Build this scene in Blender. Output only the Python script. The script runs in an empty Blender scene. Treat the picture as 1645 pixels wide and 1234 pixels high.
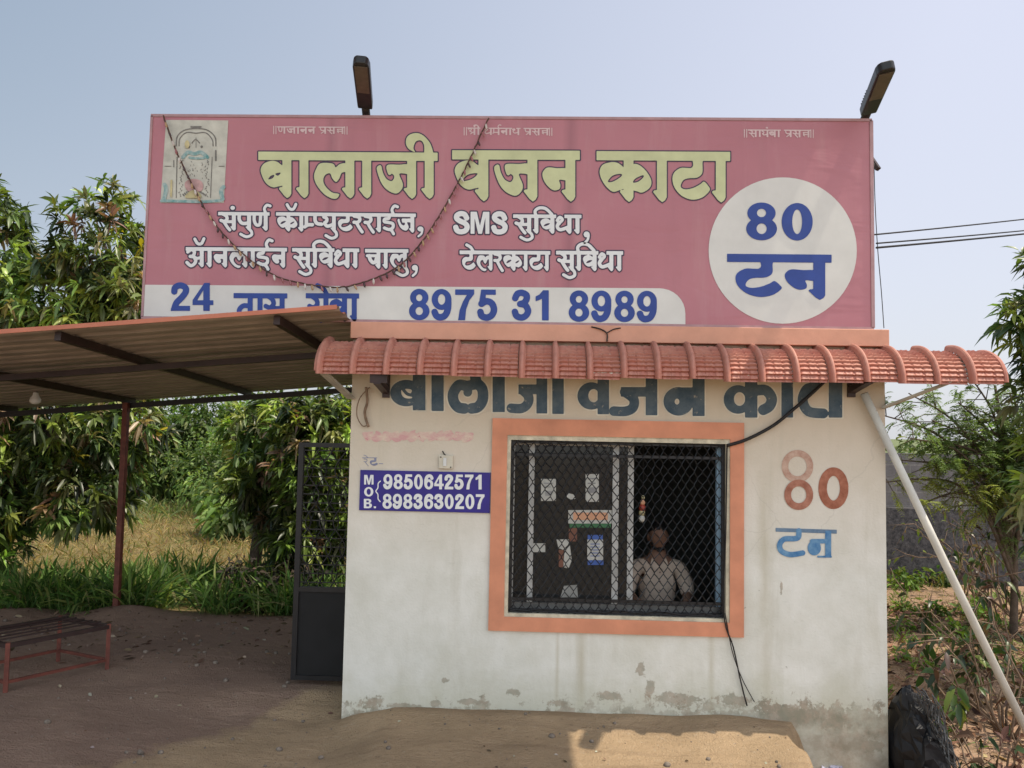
import bpy, bmesh, math, random
import numpy as np
rnd = random.Random(7); rng = np.random.default_rng(11)
S = bpy.context.scene; COL = S.collection
PI = math.pi

# ---------------------------------------------------------------- camera
F_PX = 1235.0                         # focal length in pixels of the 1645 px wide photograph
CAM = np.array([0, -5.5, 2.0])
pitch, roll, yaw = .0596, .0194, -.0317
_cy, _sy, _cp, _sp, _cr, _sr = math.cos(yaw), math.sin(yaw), math.cos(pitch), math.sin(pitch), math.cos(roll), math.sin(roll)
FW = np.array([_sy*_cp, _cy*_cp, _sp]); R0 = np.array([_cy, -_sy, 0]); U0 = np.cross(R0, FW)
RI = _cr*R0 + _sr*U0; UP = -_sr*R0 + _cr*U0
from mathutils import Matrix, Vector
cd = bpy.data.cameras.new('camera'); cam = bpy.data.objects.new('camera', cd); COL.objects.link(cam)
cd.sensor_fit = 'HORIZONTAL'; cd.sensor_width = 36; cd.lens = 36*F_PX/1645; cd.clip_end = 2000; cd.clip_start = .05
M = Matrix.Identity(4)
for i in range(3):
    M[i][0] = RI[i]; M[i][1] = UP[i]; M[i][2] = -FW[i]; M[i][3] = CAM[i]
cam.matrix_world = M; S.camera = cam

# ---------------------------------------------------------------- sky, sun, exposure
SUN = Vector((.42, -.045, 1.0)).normalized()
el = math.asin(SUN.z); az = math.atan2(SUN.x, SUN.y)
w = bpy.data.worlds.new("World"); S.world = w; w.use_nodes = True
wt = w.node_tree; bg = wt.nodes['Background']
sky = wt.nodes.new('ShaderNodeTexSky'); sky.sky_type = 'NISHITA'; sky.sun_disc = False
sky.sun_elevation = el; sky.sun_rotation = az; sky.dust_density = 4.0; sky.air_density = 1.0; sky.ozone_density = 1.6; sky.altitude = 400
bg.inputs[1].default_value = .12
def wn(ty, **k):
    q = wt.nodes.new(ty)
    for a_, b_ in k.items(): setattr(q, a_, b_)
    return q
def wm(op, a, b=0.0, clamp=False):
    q = wn('ShaderNodeMath', operation=op, use_clamp=clamp)
    for i_, x_ in enumerate((a, b)):
        if isinstance(x_, (int, float)): q.inputs[i_].default_value = x_
        else: wt.links.new(x_, q.inputs[i_])
    return q.outputs[0]
def wmix(f, a, b, mode='MIX'):
    q = wn('ShaderNodeMix', data_type='RGBA', blend_type=mode)
    for i_, x_ in ((0, f), (6, a), (7, b)):
        if isinstance(x_, (int, float)): q.inputs[i_].default_value = x_
        elif isinstance(x_, tuple): q.inputs[i_].default_value = x_+(1,)
        else: wt.links.new(x_, q.inputs[i_])
    return q.outputs[2]
# dusty summer air: milky veil, brightest towards the sun's side and the horizon, bluer and dimmer opposite
geo = wn('ShaderNodeTexCoord'); sep = wn('ShaderNodeSeparateXYZ'); wt.links.new(geo.outputs['Generated'], sep.inputs[0])
side = wm('ADD', wm('MULTIPLY', sep.outputs[0], .85), wm('MULTIPLY', sep.outputs[1], .25)); side = wm('MULTIPLY', wm('ADD', side, .42), 1.02, True)
low = wm('POWER', wm('SUBTRACT', 1.0, sep.outputs[2], True), 3.0)
veil = wmix(side, (1.45, 2.05, 2.7), (4.6, 4.75, 5.6)); veil = wmix(wm('MULTIPLY', low, .75), veil, (4.7, 4.8, 4.85))
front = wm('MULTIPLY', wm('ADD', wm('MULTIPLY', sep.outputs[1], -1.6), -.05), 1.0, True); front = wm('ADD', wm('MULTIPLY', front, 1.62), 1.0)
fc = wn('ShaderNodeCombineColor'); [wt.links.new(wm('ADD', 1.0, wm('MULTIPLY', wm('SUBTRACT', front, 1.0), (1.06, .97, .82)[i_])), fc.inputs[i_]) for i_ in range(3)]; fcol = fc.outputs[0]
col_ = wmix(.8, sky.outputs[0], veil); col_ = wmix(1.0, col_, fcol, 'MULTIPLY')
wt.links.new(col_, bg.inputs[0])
sl = bpy.data.lights.new('sun', 'SUN'); sl.energy = 3.4; sl.angle = math.radians(.5); sl.color = (1, .90, .74)
so = bpy.data.objects.new('sun', sl); COL.objects.link(so); so.rotation_euler = SUN.to_track_quat('Z', 'Y').to_euler()
so.location = (0, 0, 12)
S.view_settings.view_transform = 'Standard'; S.view_settings.look = 'None'; S.view_settings.exposure = .54; S.view_settings.gamma = 1
S.cycles.max_bounces = 8; S.cycles.transparent_max_bounces = 12

def ray(px, py): return FW + (px-822.5)/F_PX*RI - (py-617)/F_PX*UP
def W(px, py, y=0.0):
    d = ray(px, py); return CAM + d*(y-CAM[1])/d[1]
def WZ(px, py, z=0.0):
    d = ray(px, py); return CAM + d*(z-CAM[2])/d[2]

# ---------------------------------------------------------------- object helpers
def tag(o, label=None, cat=None, group=None, kind=None):
    if label: o['label'] = label
    if cat: o['category'] = cat
    if group: o['group'] = group
    if kind: o['kind'] = kind
    return o
def thing(name, label, cat, loc=(0, 0, 0), group=None):
    o = bpy.data.objects.new(name, None); COL.objects.link(o); o.location = loc; o.empty_display_size = .1
    return tag(o, label, cat, group)
class MB:
    def __init__(s): s.v = []; s.f = []; s.mi = []; s.m = 0
    def add(s, vs, fs):
        b = len(s.v); s.v += [tuple(map(float, p)) for p in vs]
        s.f += [tuple(i+b for i in f) for f in fs]; s.mi += [s.m]*len(fs); return s
    def box(s, x0, x1, y0, y1, z0, z1):
        v = [(x, y, z) for z in (z0, z1) for y in (y0, y1) for x in (x0, x1)]
        return s.add(v, [(0, 2, 3, 1), (4, 5, 7, 6), (0, 1, 5, 4), (2, 6, 7, 3), (0, 4, 6, 2), (1, 3, 7, 5)])
    def quad(s, *p): return s.add(p, [tuple(range(len(p)))])
    def bar(s, a, b, w, h=None, up=(0, 0, 1)):
        a = np.array(a, float); b = np.array(b, float); h = h or w
        d = b-a; d /= np.linalg.norm(d); u = np.array(up, float); sd = np.cross(d, u)
        if np.linalg.norm(sd) < 1e-4: sd = np.cross(d, (1, 0, 0))
        sd /= np.linalg.norm(sd); u = np.cross(sd, d); q = []
        for p in (a, b):
            for i, j in ((-1, -1), (1, -1), (1, 1), (-1, 1)): q.append(p+sd*w/2*i+u*h/2*j)
        return s.add(q, [(0, 1, 2, 3), (7, 6, 5, 4), (0, 4, 5, 1), (1, 5, 6, 2), (2, 6, 7, 3), (3, 7, 4, 0)])
    def tube(s, pts, r, n=8, cap=True):
        pts = [np.array(p, float) for p in pts]; m = len(pts)
        rs = r if hasattr(r, '__len__') else [r]*m
        vs = []; ref = None
        for i, p in enumerate(pts):
            d = pts[min(i+1, m-1)]-pts[max(i-1, 0)]; d /= (np.linalg.norm(d)+1e-9)
            if ref is None:
                ref = np.cross(d, (0, 0, 1.0))
                if np.linalg.norm(ref) < .1: ref = np.cross(d, (0, 1.0, 0))
            ref = ref-d*ref.dot(d); ref /= np.linalg.norm(ref)+1e-9; bi = np.cross(d, ref)
            for k in range(n):
                t = 2*PI*k/n; vs.append(p+rs[i]*(math.cos(t)*ref+math.sin(t)*bi))
        fs = [(i*n+k, i*n+(k+1) % n, (i+1)*n+(k+1) % n, (i+1)*n+k) for i in range(m-1) for k in range(n)]
        if cap: fs += [tuple(range(n))[::-1], tuple((m-1)*n+k for k in range(n))]
        return s.add(vs, fs)
    def ball(s, c, rx, ry=None, rz=None, n=10, m=6):
        ry = ry or rx; rz = rz or rx; vs = [(c[0], c[1], c[2]+rz)]
        for i in range(1, m):
            a = PI*i/m
            for k in range(n): b = 2*PI*k/n; vs.append((c[0]+rx*math.sin(a)*math.cos(b), c[1]+ry*math.sin(a)*math.sin(b), c[2]+rz*math.cos(a)))
        vs.append((c[0], c[1], c[2]-rz)); L = len(vs)-1
        fs = [(0, 1+k, 1+(k+1) % n) for k in range(n)]
        for i in range(m-2): fs += [(1+i*n+k, 1+(i+1)*n+k, 1+(i+1)*n+(k+1) % n, 1+i*n+(k+1) % n) for k in range(n)]
        b = 1+(m-2)*n; fs += [(b+(k+1) % n, b+k, L) for k in range(n)]
        return s.add(vs, fs)
    def build(s, name, mats, parent=None, smooth=False, bevel=0, origin=None):
        me = bpy.data.meshes.new(name); v = s.v
        if origin is not None: v = [(p[0]-origin[0], p[1]-origin[1], p[2]-origin[2]) for p in v]
        elif parent is not None and parent.type == 'EMPTY':
            q = parent.location; v = [(p[0]-q[0], p[1]-q[1], p[2]-q[2]) for p in v]
        elif parent is not None and parent.parent is not None and parent.parent.type == 'EMPTY':
            q = parent.parent.location; v = [(p[0]-q[0], p[1]-q[1], p[2]-q[2]) for p in v]
        me.from_pydata(v, [], s.f)
        mats = mats if isinstance(mats, (list, tuple)) else [mats]
        for m in mats: me.materials.append(m)
        if len(mats) > 1: me.polygons.foreach_set('material_index', s.mi)
        if smooth: me.polygons.foreach_set('use_smooth', [True]*len(me.polygons))
        o = bpy.data.objects.new(name, me); COL.objects.link(o)
        if parent is not None: o.parent = parent
        if origin is not None: o.location = origin
        if bevel:
            b = o.modifiers.new('bevel', 'BEVEL'); b.width = bevel; b.segments = 2; b.limit_method = 'ANGLE'
        me.update(); return o

# ---------------------------------------------------------------- materials
class NT:
    def __init__(s, name):
        s.m = bpy.data.materials.new(name); s.m.use_nodes = True; s.t = s.m.node_tree
        s.b = s.t.nodes['Principled BSDF']; s.tc = s.t.nodes.new('ShaderNodeTexCoord')
    def n(s, ty, **k):
        q = s.t.nodes.new(ty)
        for a, b in k.items(): setattr(q, a, b)
        return q
    def l(s, a, b): s.t.links.new(a, b)
    def val(s, x, sock):
        if isinstance(x, (int, float)): sock.default_value = x
        elif isinstance(x, tuple): sock.default_value = (x+(1,))[:4] if len(sock.default_value) == 4 else x
        else: s.l(x, sock)
    def math(s, op, a, b=0.0, clamp=False):
        q = s.n('ShaderNodeMath', operation=op, use_clamp=clamp); s.val(a, q.inputs[0]); s.val(b, q.inputs[1]); return q.outputs[0]
    def mix(s, f, a, b, mode='MIX'):
        q = s.n('ShaderNodeMix', data_type='RGBA', blend_type=mode, clamp_factor=True)
        s.val(f, q.inputs[0]); s.val(a, q.inputs[6]); s.val(b, q.inputs[7]); return q.outputs[2]
    def noise(s, scale, detail=4, rough=.55, stretch=None, dist=0.0, off=None):
        q = s.n('ShaderNodeTexNoise'); q.inputs['Scale'].default_value = scale; q.inputs['Detail'].default_value = detail
        q.inputs['Roughness'].default_value = rough; q.inputs['Distortion'].default_value = dist
        src = s.tc.outputs['Object']
        if stretch or off:
            mp = s.n('ShaderNodeMapping'); mp.inputs['Scale'].default_value = stretch or (1, 1, 1); mp.inputs['Location'].default_value = off or (0, 0, 0)
            s.l(src, mp.inputs[0]); src = mp.outputs[0]
        s.l(src, q.inputs['Vector']); return q.outputs[0]
    def ramp(s, x, a, b): return s.math('MULTIPLY', s.math('SUBTRACT', x, a), 1.0/(b-a), True)
    def xyz(s):
        q = s.n('ShaderNodeSeparateXYZ'); s.l(s.tc.outputs['Object'], q.inputs[0]); return q.outputs
    def bump(s, h, strength=.3, dist=.01):
        q = s.n('ShaderNodeBump'); q.inputs['Strength'].default_value = strength; q.inputs['Distance'].default_value = dist
        s.l(h, q.inputs['Height']); s.l(q.outputs[0], s.b.inputs['Normal'])
    def done(s, col=None, rough=.7, metal=0.0, spec=.4):
        if col is not None: s.val(col, s.b.inputs['Base Color'])
        s.val(rough, s.b.inputs['Roughness']); s.b.inputs['Metallic'].default_value = metal
        s.b.inputs['Specular IOR Level'].default_value = spec
        return s.m
def mat(name, c, rough=.6, var=.18, scale=8, metal=0.0, bump=.0, spec=.4, c2=None, stretch=None):
    q = NT(name); n1 = q.noise(scale, 5, .6, stretch)
    d = c2 or tuple(x*(1-var*1.6) for x in c); e = tuple(min(1, x*(1+var*.6)) for x in c) if c2 is None else c
    col = q.mix(q.ramp(n1, .3, .7), d, e)
    if bump: q.bump(q.noise(scale*6, 5), bump, .01)
    return q.done(col, rough, metal, spec)

def plaster():
    q = NT('lime_plaster'); X, Y, Z = q.xyz(); NZ = q.noise(14, 6, .72, off=(1, 2, 8)); PT = q.mix(q.ramp(q.noise(9, 5, .7, off=(7, 2, 1)), .4, .6), (.24, .23, .17), (.36, .29, .22))
    c = q.mix(q.ramp(q.noise(1.8, 7, .68), .38, .64), (.58, .575, .51), (.70, .695, .645))
    c = q.mix(q.math('MULTIPLY', q.ramp(Z, 1.0, 2.1), .8), c, (.53, .435, .325))               # upper wall slightly creamier, plus warm bounced light painted into the colour
    c = q.mix(q.math('MULTIPLY', q.ramp(q.noise(.9, 5, .7, (1, 1, .5), off=(4, 0, 2)), .5, .68), .35), c, (.50, .47, .36))
    st = q.ramp(q.noise(5, 5, .65, (1, 1, .12), .3), .56, .74)
    c = q.mix(q.math('MULTIPLY', st, .28), c, (.40, .37, .28))
    for xc, wd, zt in ((.35, .045, .62), (.18, .02, .62), (1.25, .03, .6), (1.62, .07, 1.75)):
        band = q.math('SUBTRACT', 1.0, q.math('DIVIDE', q.math('ABSOLUTE', q.math('SUBTRACT', X, xc)), wd), True)
        band = q.math('MULTIPLY', band, q.math('LESS_THAN', Z, zt))
        band = q.math('MULTIPLY', band, q.ramp(q.noise(9, 3, .5, (1, 1, .2)), .3, .6))
        c = q.mix(q.math('MULTIPLY', band, .5), c, (.40, .36, .25))
    # damp green-grey foot of the wall, wider to the right
    lim = q.math('ADD', q.math('MULTIPLY', q.ramp(X, -1.3, 1.6), .14), .10)
    hgt = q.math('SUBTRACT', lim, q.math('SUBTRACT', Z, q.math('MULTIPLY', q.math('SUBTRACT', q.noise(4, 6, .7), .5), .55)))
    hgt = q.math('ADD', hgt, q.math('MULTIPLY', q.math('GREATER_THAN', X, 1.75), -.04))
    c = q.mix(q.math('MULTIPLY', q.ramp(hgt, -.16, .10), .6), c, (.46, .45, .34))
    h2 = q.math('SUBTRACT', q.math('ADD', lim, -.07), q.math('SUBTRACT', Z, q.math('MULTIPLY', q.math('SUBTRACT', q.noise(7, 7, .75, off=(3, 0, 0)), .52), .9)))
    patch = q.math('MULTIPLY', q.ramp(h2, -.0, .03), q.math('ADD', q.math('MULTIPLY', q.ramp(q.noise(3.2, 5, .7, off=(5, 5, 5)), .38, .6), .6), .25))
    c = q.mix(patch, c, q.mix(q.ramp(q.noise(11, 5, .7), .35, .65), (.17, .16, .11), (.36, .28, .21)))
    old = q.math('MULTIPLY', q.ramp(q.math('ADD', Z, q.math('MULTIPLY', q.noise(6, 5, .7), .16)), .04, .0), q.math('GREATER_THAN', X, 1.78))
    c = q.mix(q.math('MULTIPLY', old, .6), c, q.mix(q.ramp(q.noise(5, 6, .7), .4, .6), (.50, .47, .40), (.30, .26, .20)))
    # places where the paint has come away, each with a ragged outline
    for px_, py_, rx, rz in ((600, 1127, .10, .06), (826, 1112, .07, .035), (700, 1130, .06, .03), (716, 1092, .035, .03), (980, 1118, .12, .05), (1085, 1125, .22, .07), (1030, 1075, .04, .06), (1045, 1105, .05, .08), (1180, 1125, .18, .06), (1275, 1150, .22, .09), (1345, 1160, .16, .07), (1255, 945, .012, .05), (900, 1130, .10, .03), (640, 1135, .20, .03), (760, 1128, .16, .03), (1400, 1200, .10, .08), (575, 1148, .10, .05)):
        p_ = W(px_, py_); e1 = q.math('DIVIDE', q.math('SUBTRACT', X, float(p_[0])), rx); e2 = q.math('DIVIDE', q.math('SUBTRACT', Z, float(p_[2])), rz)
        dd = q.math('SQRT', q.math('ADD', q.math('MULTIPLY', e1, e1), q.math('MULTIPLY', e2, e2)))
        mk_ = q.ramp(q.math('ADD', q.math('SUBTRACT', 1.0, dd), q.math('MULTIPLY', q.math('SUBTRACT', NZ, .5), 3.4)), .25, .45)
        c = q.mix(q.math('MULTIPLY', mk_, .72), c, PT)
    vo = q.n('ShaderNodeTexVoronoi', feature='DISTANCE_TO_EDGE'); vo.inputs['Scale'].default_value = .9
    dn = q.n('ShaderNodeTexNoise'); dn.inputs['Scale'].default_value = 3.5; dn.inputs['Detail'].default_value = 6; q.l(q.tc.outputs['Object'], dn.inputs['Vector'])
    vm = q.n('ShaderNodeMix', data_type='VECTOR'); vm.inputs[0].default_value = .16; q.l(q.tc.outputs['Object'], vm.inputs[4]); q.l(dn.outputs[1], vm.inputs[5]); q.l(vm.outputs[1], vo.inputs['Vector'])
    crk = q.math('MULTIPLY', q.math('LESS_THAN', vo.outputs[0], .0022), q.ramp(q.noise(1.1, 3, .6, off=(6, 3, 3)), .54, .60))
    c = q.mix(q.math('MULTIPLY', crk, .16), c, (.30, .28, .24))
    scr = q.ramp(q.noise(7, 4, .7, (1, 1, 6), 1.5, off=(2, 8, 1)), .64, .68)
    c = q.mix(q.math('MULTIPLY', scr, .22), c, (.38, .36, .30))
    # chipped spots
    sp = q.ramp(q.noise(16, 3, .6, off=(9, 1, 5)), .70, .735)
    c = q.mix(q.math('MULTIPLY', sp, q.math('MULTIPLY', q.ramp(q.noise(1.7, 2, off=(1, 7, 1)), .48, .6), .8)), c, (.30, .28, .22))
    q.bump(q.math('ADD', q.noise(60, 4), q.math('MULTIPLY', q.noise(7, 4), 1.2)), .22, .01)
    return q.done(c, .85, spec=.2)

def dirt():
    q = NT('packed_earth'); X, Y, Z = q.xyz()
    base = q.mix(q.ramp(q.noise(1.1, 6, .65), .3, .7), (.22, .145, .11), (.32, .22, .16))
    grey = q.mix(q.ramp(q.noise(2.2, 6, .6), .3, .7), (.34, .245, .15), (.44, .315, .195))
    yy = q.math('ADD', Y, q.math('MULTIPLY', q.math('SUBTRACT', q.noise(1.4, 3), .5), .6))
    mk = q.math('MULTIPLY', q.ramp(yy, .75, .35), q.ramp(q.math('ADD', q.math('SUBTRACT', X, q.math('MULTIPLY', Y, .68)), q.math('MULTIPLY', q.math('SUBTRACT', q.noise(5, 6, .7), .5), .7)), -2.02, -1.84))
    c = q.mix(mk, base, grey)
    fld = q.mix(q.ramp(q.noise(3, 6, .7), .35, .65), (.28, .20, .10), (.15, .14, .05)); fld = q.mix(q.ramp(Y, 14, 18), fld, (.13, .16, .07))
    c = q.mix(q.math('MULTIPLY', q.ramp(yy, 3.0, 3.6), q.math('LESS_THAN', X, 2.5)), c, fld)
    pink = q.mix(q.ramp(q.noise(4, 6, .7), .3, .7), (.36, .23, .15), (.48, .32, .22))
    pink = q.mix(q.math('MULTIPLY', q.ramp(q.noise(2.3, 6, .75, off=(4, 4, 4)), .45, .6), .65), pink, (.20, .15, .085)); c = q.mix(q.math('MULTIPLY', q.ramp(X, 2.2, 2.5), q.ramp(Y, 7.5, 6.5)), c, pink); c = q.mix(q.math('MULTIPLY', q.ramp(X, 2.2, 2.5), q.ramp(Y, 6.5, 7.5)), c, (.15, .18, .09))
    c = q.mix(q.math('MULTIPLY', q.ramp(q.noise(30, 4, .7), .60, .70), .35), c, (.50, .44, .36))
    c = q.mix(q.math('MULTIPLY', q.ramp(q.noise(22, 5, .7, off=(3, 3, 3)), .58, .72), .5), c, (.13, .09, .06))
    trk = q.ramp(q.noise(1.6, 5, .6, (.35, 2.4, 1), .8, off=(2, 5, 0)), .52, .62)
    c = q.mix(q.math('MULTIPLY', trk, .28), c, (.17, .115, .075))
    q.bump(q.math('ADD', q.math('ADD', q.noise(18, 7, .75), q.noise(90, 3)), q.math('MULTIPLY', q.noise(4, 5, .7, (.5, 1.6, 1)), 2.2)), .8, .03)
    return q.done(c, .95, spec=.1)

def flex():
    q = NT('printed_flex_pink'); X, Y, Z = q.xyz()
    c = q.mix(q.ramp(q.noise(.8, 4, .6), .35, .65), (.385, .15, .18), (.435, .18, .21))
    for xc in (-1.27, .47):
        b = q.math('SUBTRACT', 1.0, q.math('DIVIDE', q.math('ABSOLUTE', q.math('SUBTRACT', X, xc)), .06), True)
        c = q.mix(q.math('MULTIPLY', b, .5), c, (.25, .10, .125))
    c = q.mix(q.math('MULTIPLY', q.ramp(Z, 3.5, 4.25), .35), c, (.31, .11, .14))      # darker towards the top
    c = q.mix(q.math('MULTIPLY', q.ramp(q.noise(6, 5, .7, (1, 1, .15)), .52, .75), .2), c, (.50, .36, .34))
    c = q.mix(q.math('MULTIPLY', q.ramp(q.noise(3, 6, .7, (1, 1, .08), off=(5, 0, 1)), .55, .72), .22), c, (.25, .12, .13))
    q.bump(q.math('ADD', q.noise(1.2, 2, .4, (1, 1, .3)), q.math('MULTIPLY', q.noise(3.5, 3, .5, (.4, 1, 1), .5), .5)), .5, .06)
    return q.done(c, .45, spec=.35)

def leafmat(name, rough=.38, trans=.28, spec=.5):
    q = NT(name); a = q.n('ShaderNodeAttribute', attribute_name='tint')
    c = q.mix(q.math('MULTIPLY', q.noise(9, 2), .5), a.outputs['Color'], q.mix(1.0, a.outputs['Color'], (.55, .6, .5), 'MULTIPLY'))
    q.done(c, rough, spec=spec)
    tr = q.n('ShaderNodeBsdfTranslucent'); q.l(q.mix(1.0, c, (1.5, 1.55, .7), 'MULTIPLY'), tr.inputs[0])
    mx = q.n('ShaderNodeMixShader'); mx.inputs[0].default_value = trans
    q.l(q.b.outputs[0], mx.inputs[1]); q.l(tr.outputs[0], mx.inputs[2])
    q.l(mx.outputs[0], q.t.nodes['Material Output'].inputs[0]); return q.m

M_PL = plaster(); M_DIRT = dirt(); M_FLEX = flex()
M_WHITEFLEX = mat('printed_flex_white', (.62, .62, .585), .5, .07, 3)
M_CREAM = mat('printed_cream_green', (.52, .55, .31), .5, .09, 6)
M_TXTW = mat('printed_pale_grey', (.68, .70, .70), .5, .05, 6)
M_OUT = mat('printed_dark_outline', (.045, .028, .06), .5, .1)
M_BLUE = mat('printed_royal_blue', (.02, .055, .27), .5, .12, 5)
M_PALEPINK = mat('printed_pale_pink', (.60, .45, .45), .5, .05)
M_LEDGE = mat('peach_paint', (.62, .32, .22), .75, .13, 3, bump=.15)
M_PEACH = mat('peach_orange_paint', (.60, .25, .145), .7, .16, 3.5, bump=.15)
q = NT('terracotta_moulded_plastic'); c = q.mix(q.ramp(q.noise(6, 5, .7), .35, .68), (.34, .128, .095), (.49, .205, .15))
c = q.mix(q.math('MULTIPLY', q.ramp(q.noise(2.2, 5, .7, off=(3, 1, 2)), .5, .66), .4), c, (.55, .36, .28)); c = q.mix(q.math('MULTIPLY', q.ramp(q.noise(16, 5, .75, (1, 1, .4)), .56, .7), .5), c, (.24, .11, .085))
M_TILE = q.done(c, .55, spec=.35)
M_TILEUND = mat('pale_fibre_underside', (.62, .60, .52), .8, .15, 5)
M_DKSTEEL = mat('dark_brown_painted_steel', (.035, .018, .016), .5, .25, 9)
M_BLACKMET = mat('black_painted_steel', (.012, .012, .014), .45, .2, 9)
M_RUST = mat('red_oxide_steel', (.16, .045, .03), .6, .3, 12)
M_SHEETTOP = mat('terracotta_roof_sheet', (.50, .17, .10), .5, .12, 4)
M_SHEETBOT = mat('grey_brown_sheet_back', (.34, .295, .255), .5, .22, 3, stretch=(1, 6, 1))
M_ALU = mat('pale_aluminium', (.62, .63, .62), .4, .1, 5, metal=.2)
M_BLUEPIPE = mat('pale_blue_frame', (.28, .42, .55), .5, .12, 6)
M_WIRE = mat('black_cable_rubber', (.012, .01, .01), .6, .2)
M_PVC = mat('dusty_white_pvc', (.58, .56, .50), .55, .12, 5)
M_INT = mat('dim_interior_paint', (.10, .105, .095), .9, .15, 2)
M_LAMP = mat('lamp_black_housing', (.02, .02, .02), .4, .2)
M_LENS = mat('dusty_lamp_lens', (.12, .095, .07), .35, .2, 20)
M_BARK = mat('rough_bark', (.13, .095, .07), .9, .35, 14, bump=.6)
M_DRYTWIG = mat('dry_twig', (.22, .15, .10), .9, .3, 20)
M_BLOCK = None
M_LEAF = leafmat('mango_leaf'); M_FEATHER = leafmat('feathery_leaf', .55, .35, .3); M_GRASS = leafmat('grass_blade', .55, .35, .25)
M_DRYLEAF = leafmat('dry_leaf', .8, .1, .2)

# ---------------------------------------------------------------- lettering engine: distance field of strokes and outlines -> flat paint meshes
def smooth_pts(p, closed, k=5):
    p = [np.array(a, float) for a in p]; n = len(p); o = []
    for i in range(n if closed else n-1):
        if closed: a, b, c, d = p[i-1], p[i], p[(i+1) % n], p[(i+2) % n]
        else: a, b, c, d = p[max(i-1, 0)], p[i], p[i+1], p[min(i+2, n-1)]
        for j in range(k):
            t = j/k; o.append(.5*((2*b)+(c-a)*t+(2*a-5*b+4*c-d)*t*t+(3*b-a-3*c+d)*t**3))
    if not closed: o.append(p[-1])
    return o
def seg_dist(X, Y, P, closed):
    d = np.full(X.shape, 1e9); n = len(P)
    for i in range(n if closed else n-1):
        a = P[i]; b = P[(i+1) % n]; v = b-a; L = v.dot(v)+1e-12
        t = np.clip(((X-a[0])*v[0]+(Y-a[1])*v[1])/L, 0, 1)
        d = np.minimum(d, (X-a[0]-t*v[0])**2+(Y-a[1]-t*v[1])**2)
    return np.sqrt(d)
def poly_sd(X, Y, P):
    ins = np.zeros(X.shape, bool); n = len(P)
    for i in range(n):
        a = P[i]; b = P[(i+1) % n]
        if a[1] == b[1]: continue
        c = (a[1] > Y) != (b[1] > Y)
        ins ^= c & (X < (b[0]-a[0])*(Y-a[1])/(b[1]-a[1])+a[0])
    d = seg_dist(X, Y, P, True); return np.where(ins, -d, d)
def ell(cx, cy, rx, ry, n=28): return [(cx+rx*math.cos(2*PI*i/n), cy+ry*math.sin(2*PI*i/n)) for i in range(n)]
def stem(a, wd=19, foot=True):
    if not foot: return [(a, 0), (a+wd, 0), (a+wd, 97), (a, 97)]
    return [(a, 0), (a+wd, 0), (a+wd, 90), (a+wd-3, 96), (a+wd*.55, 100), (a+4, 95), (a-7.5, 80), (a-6, 77), (a, 76)]
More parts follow.
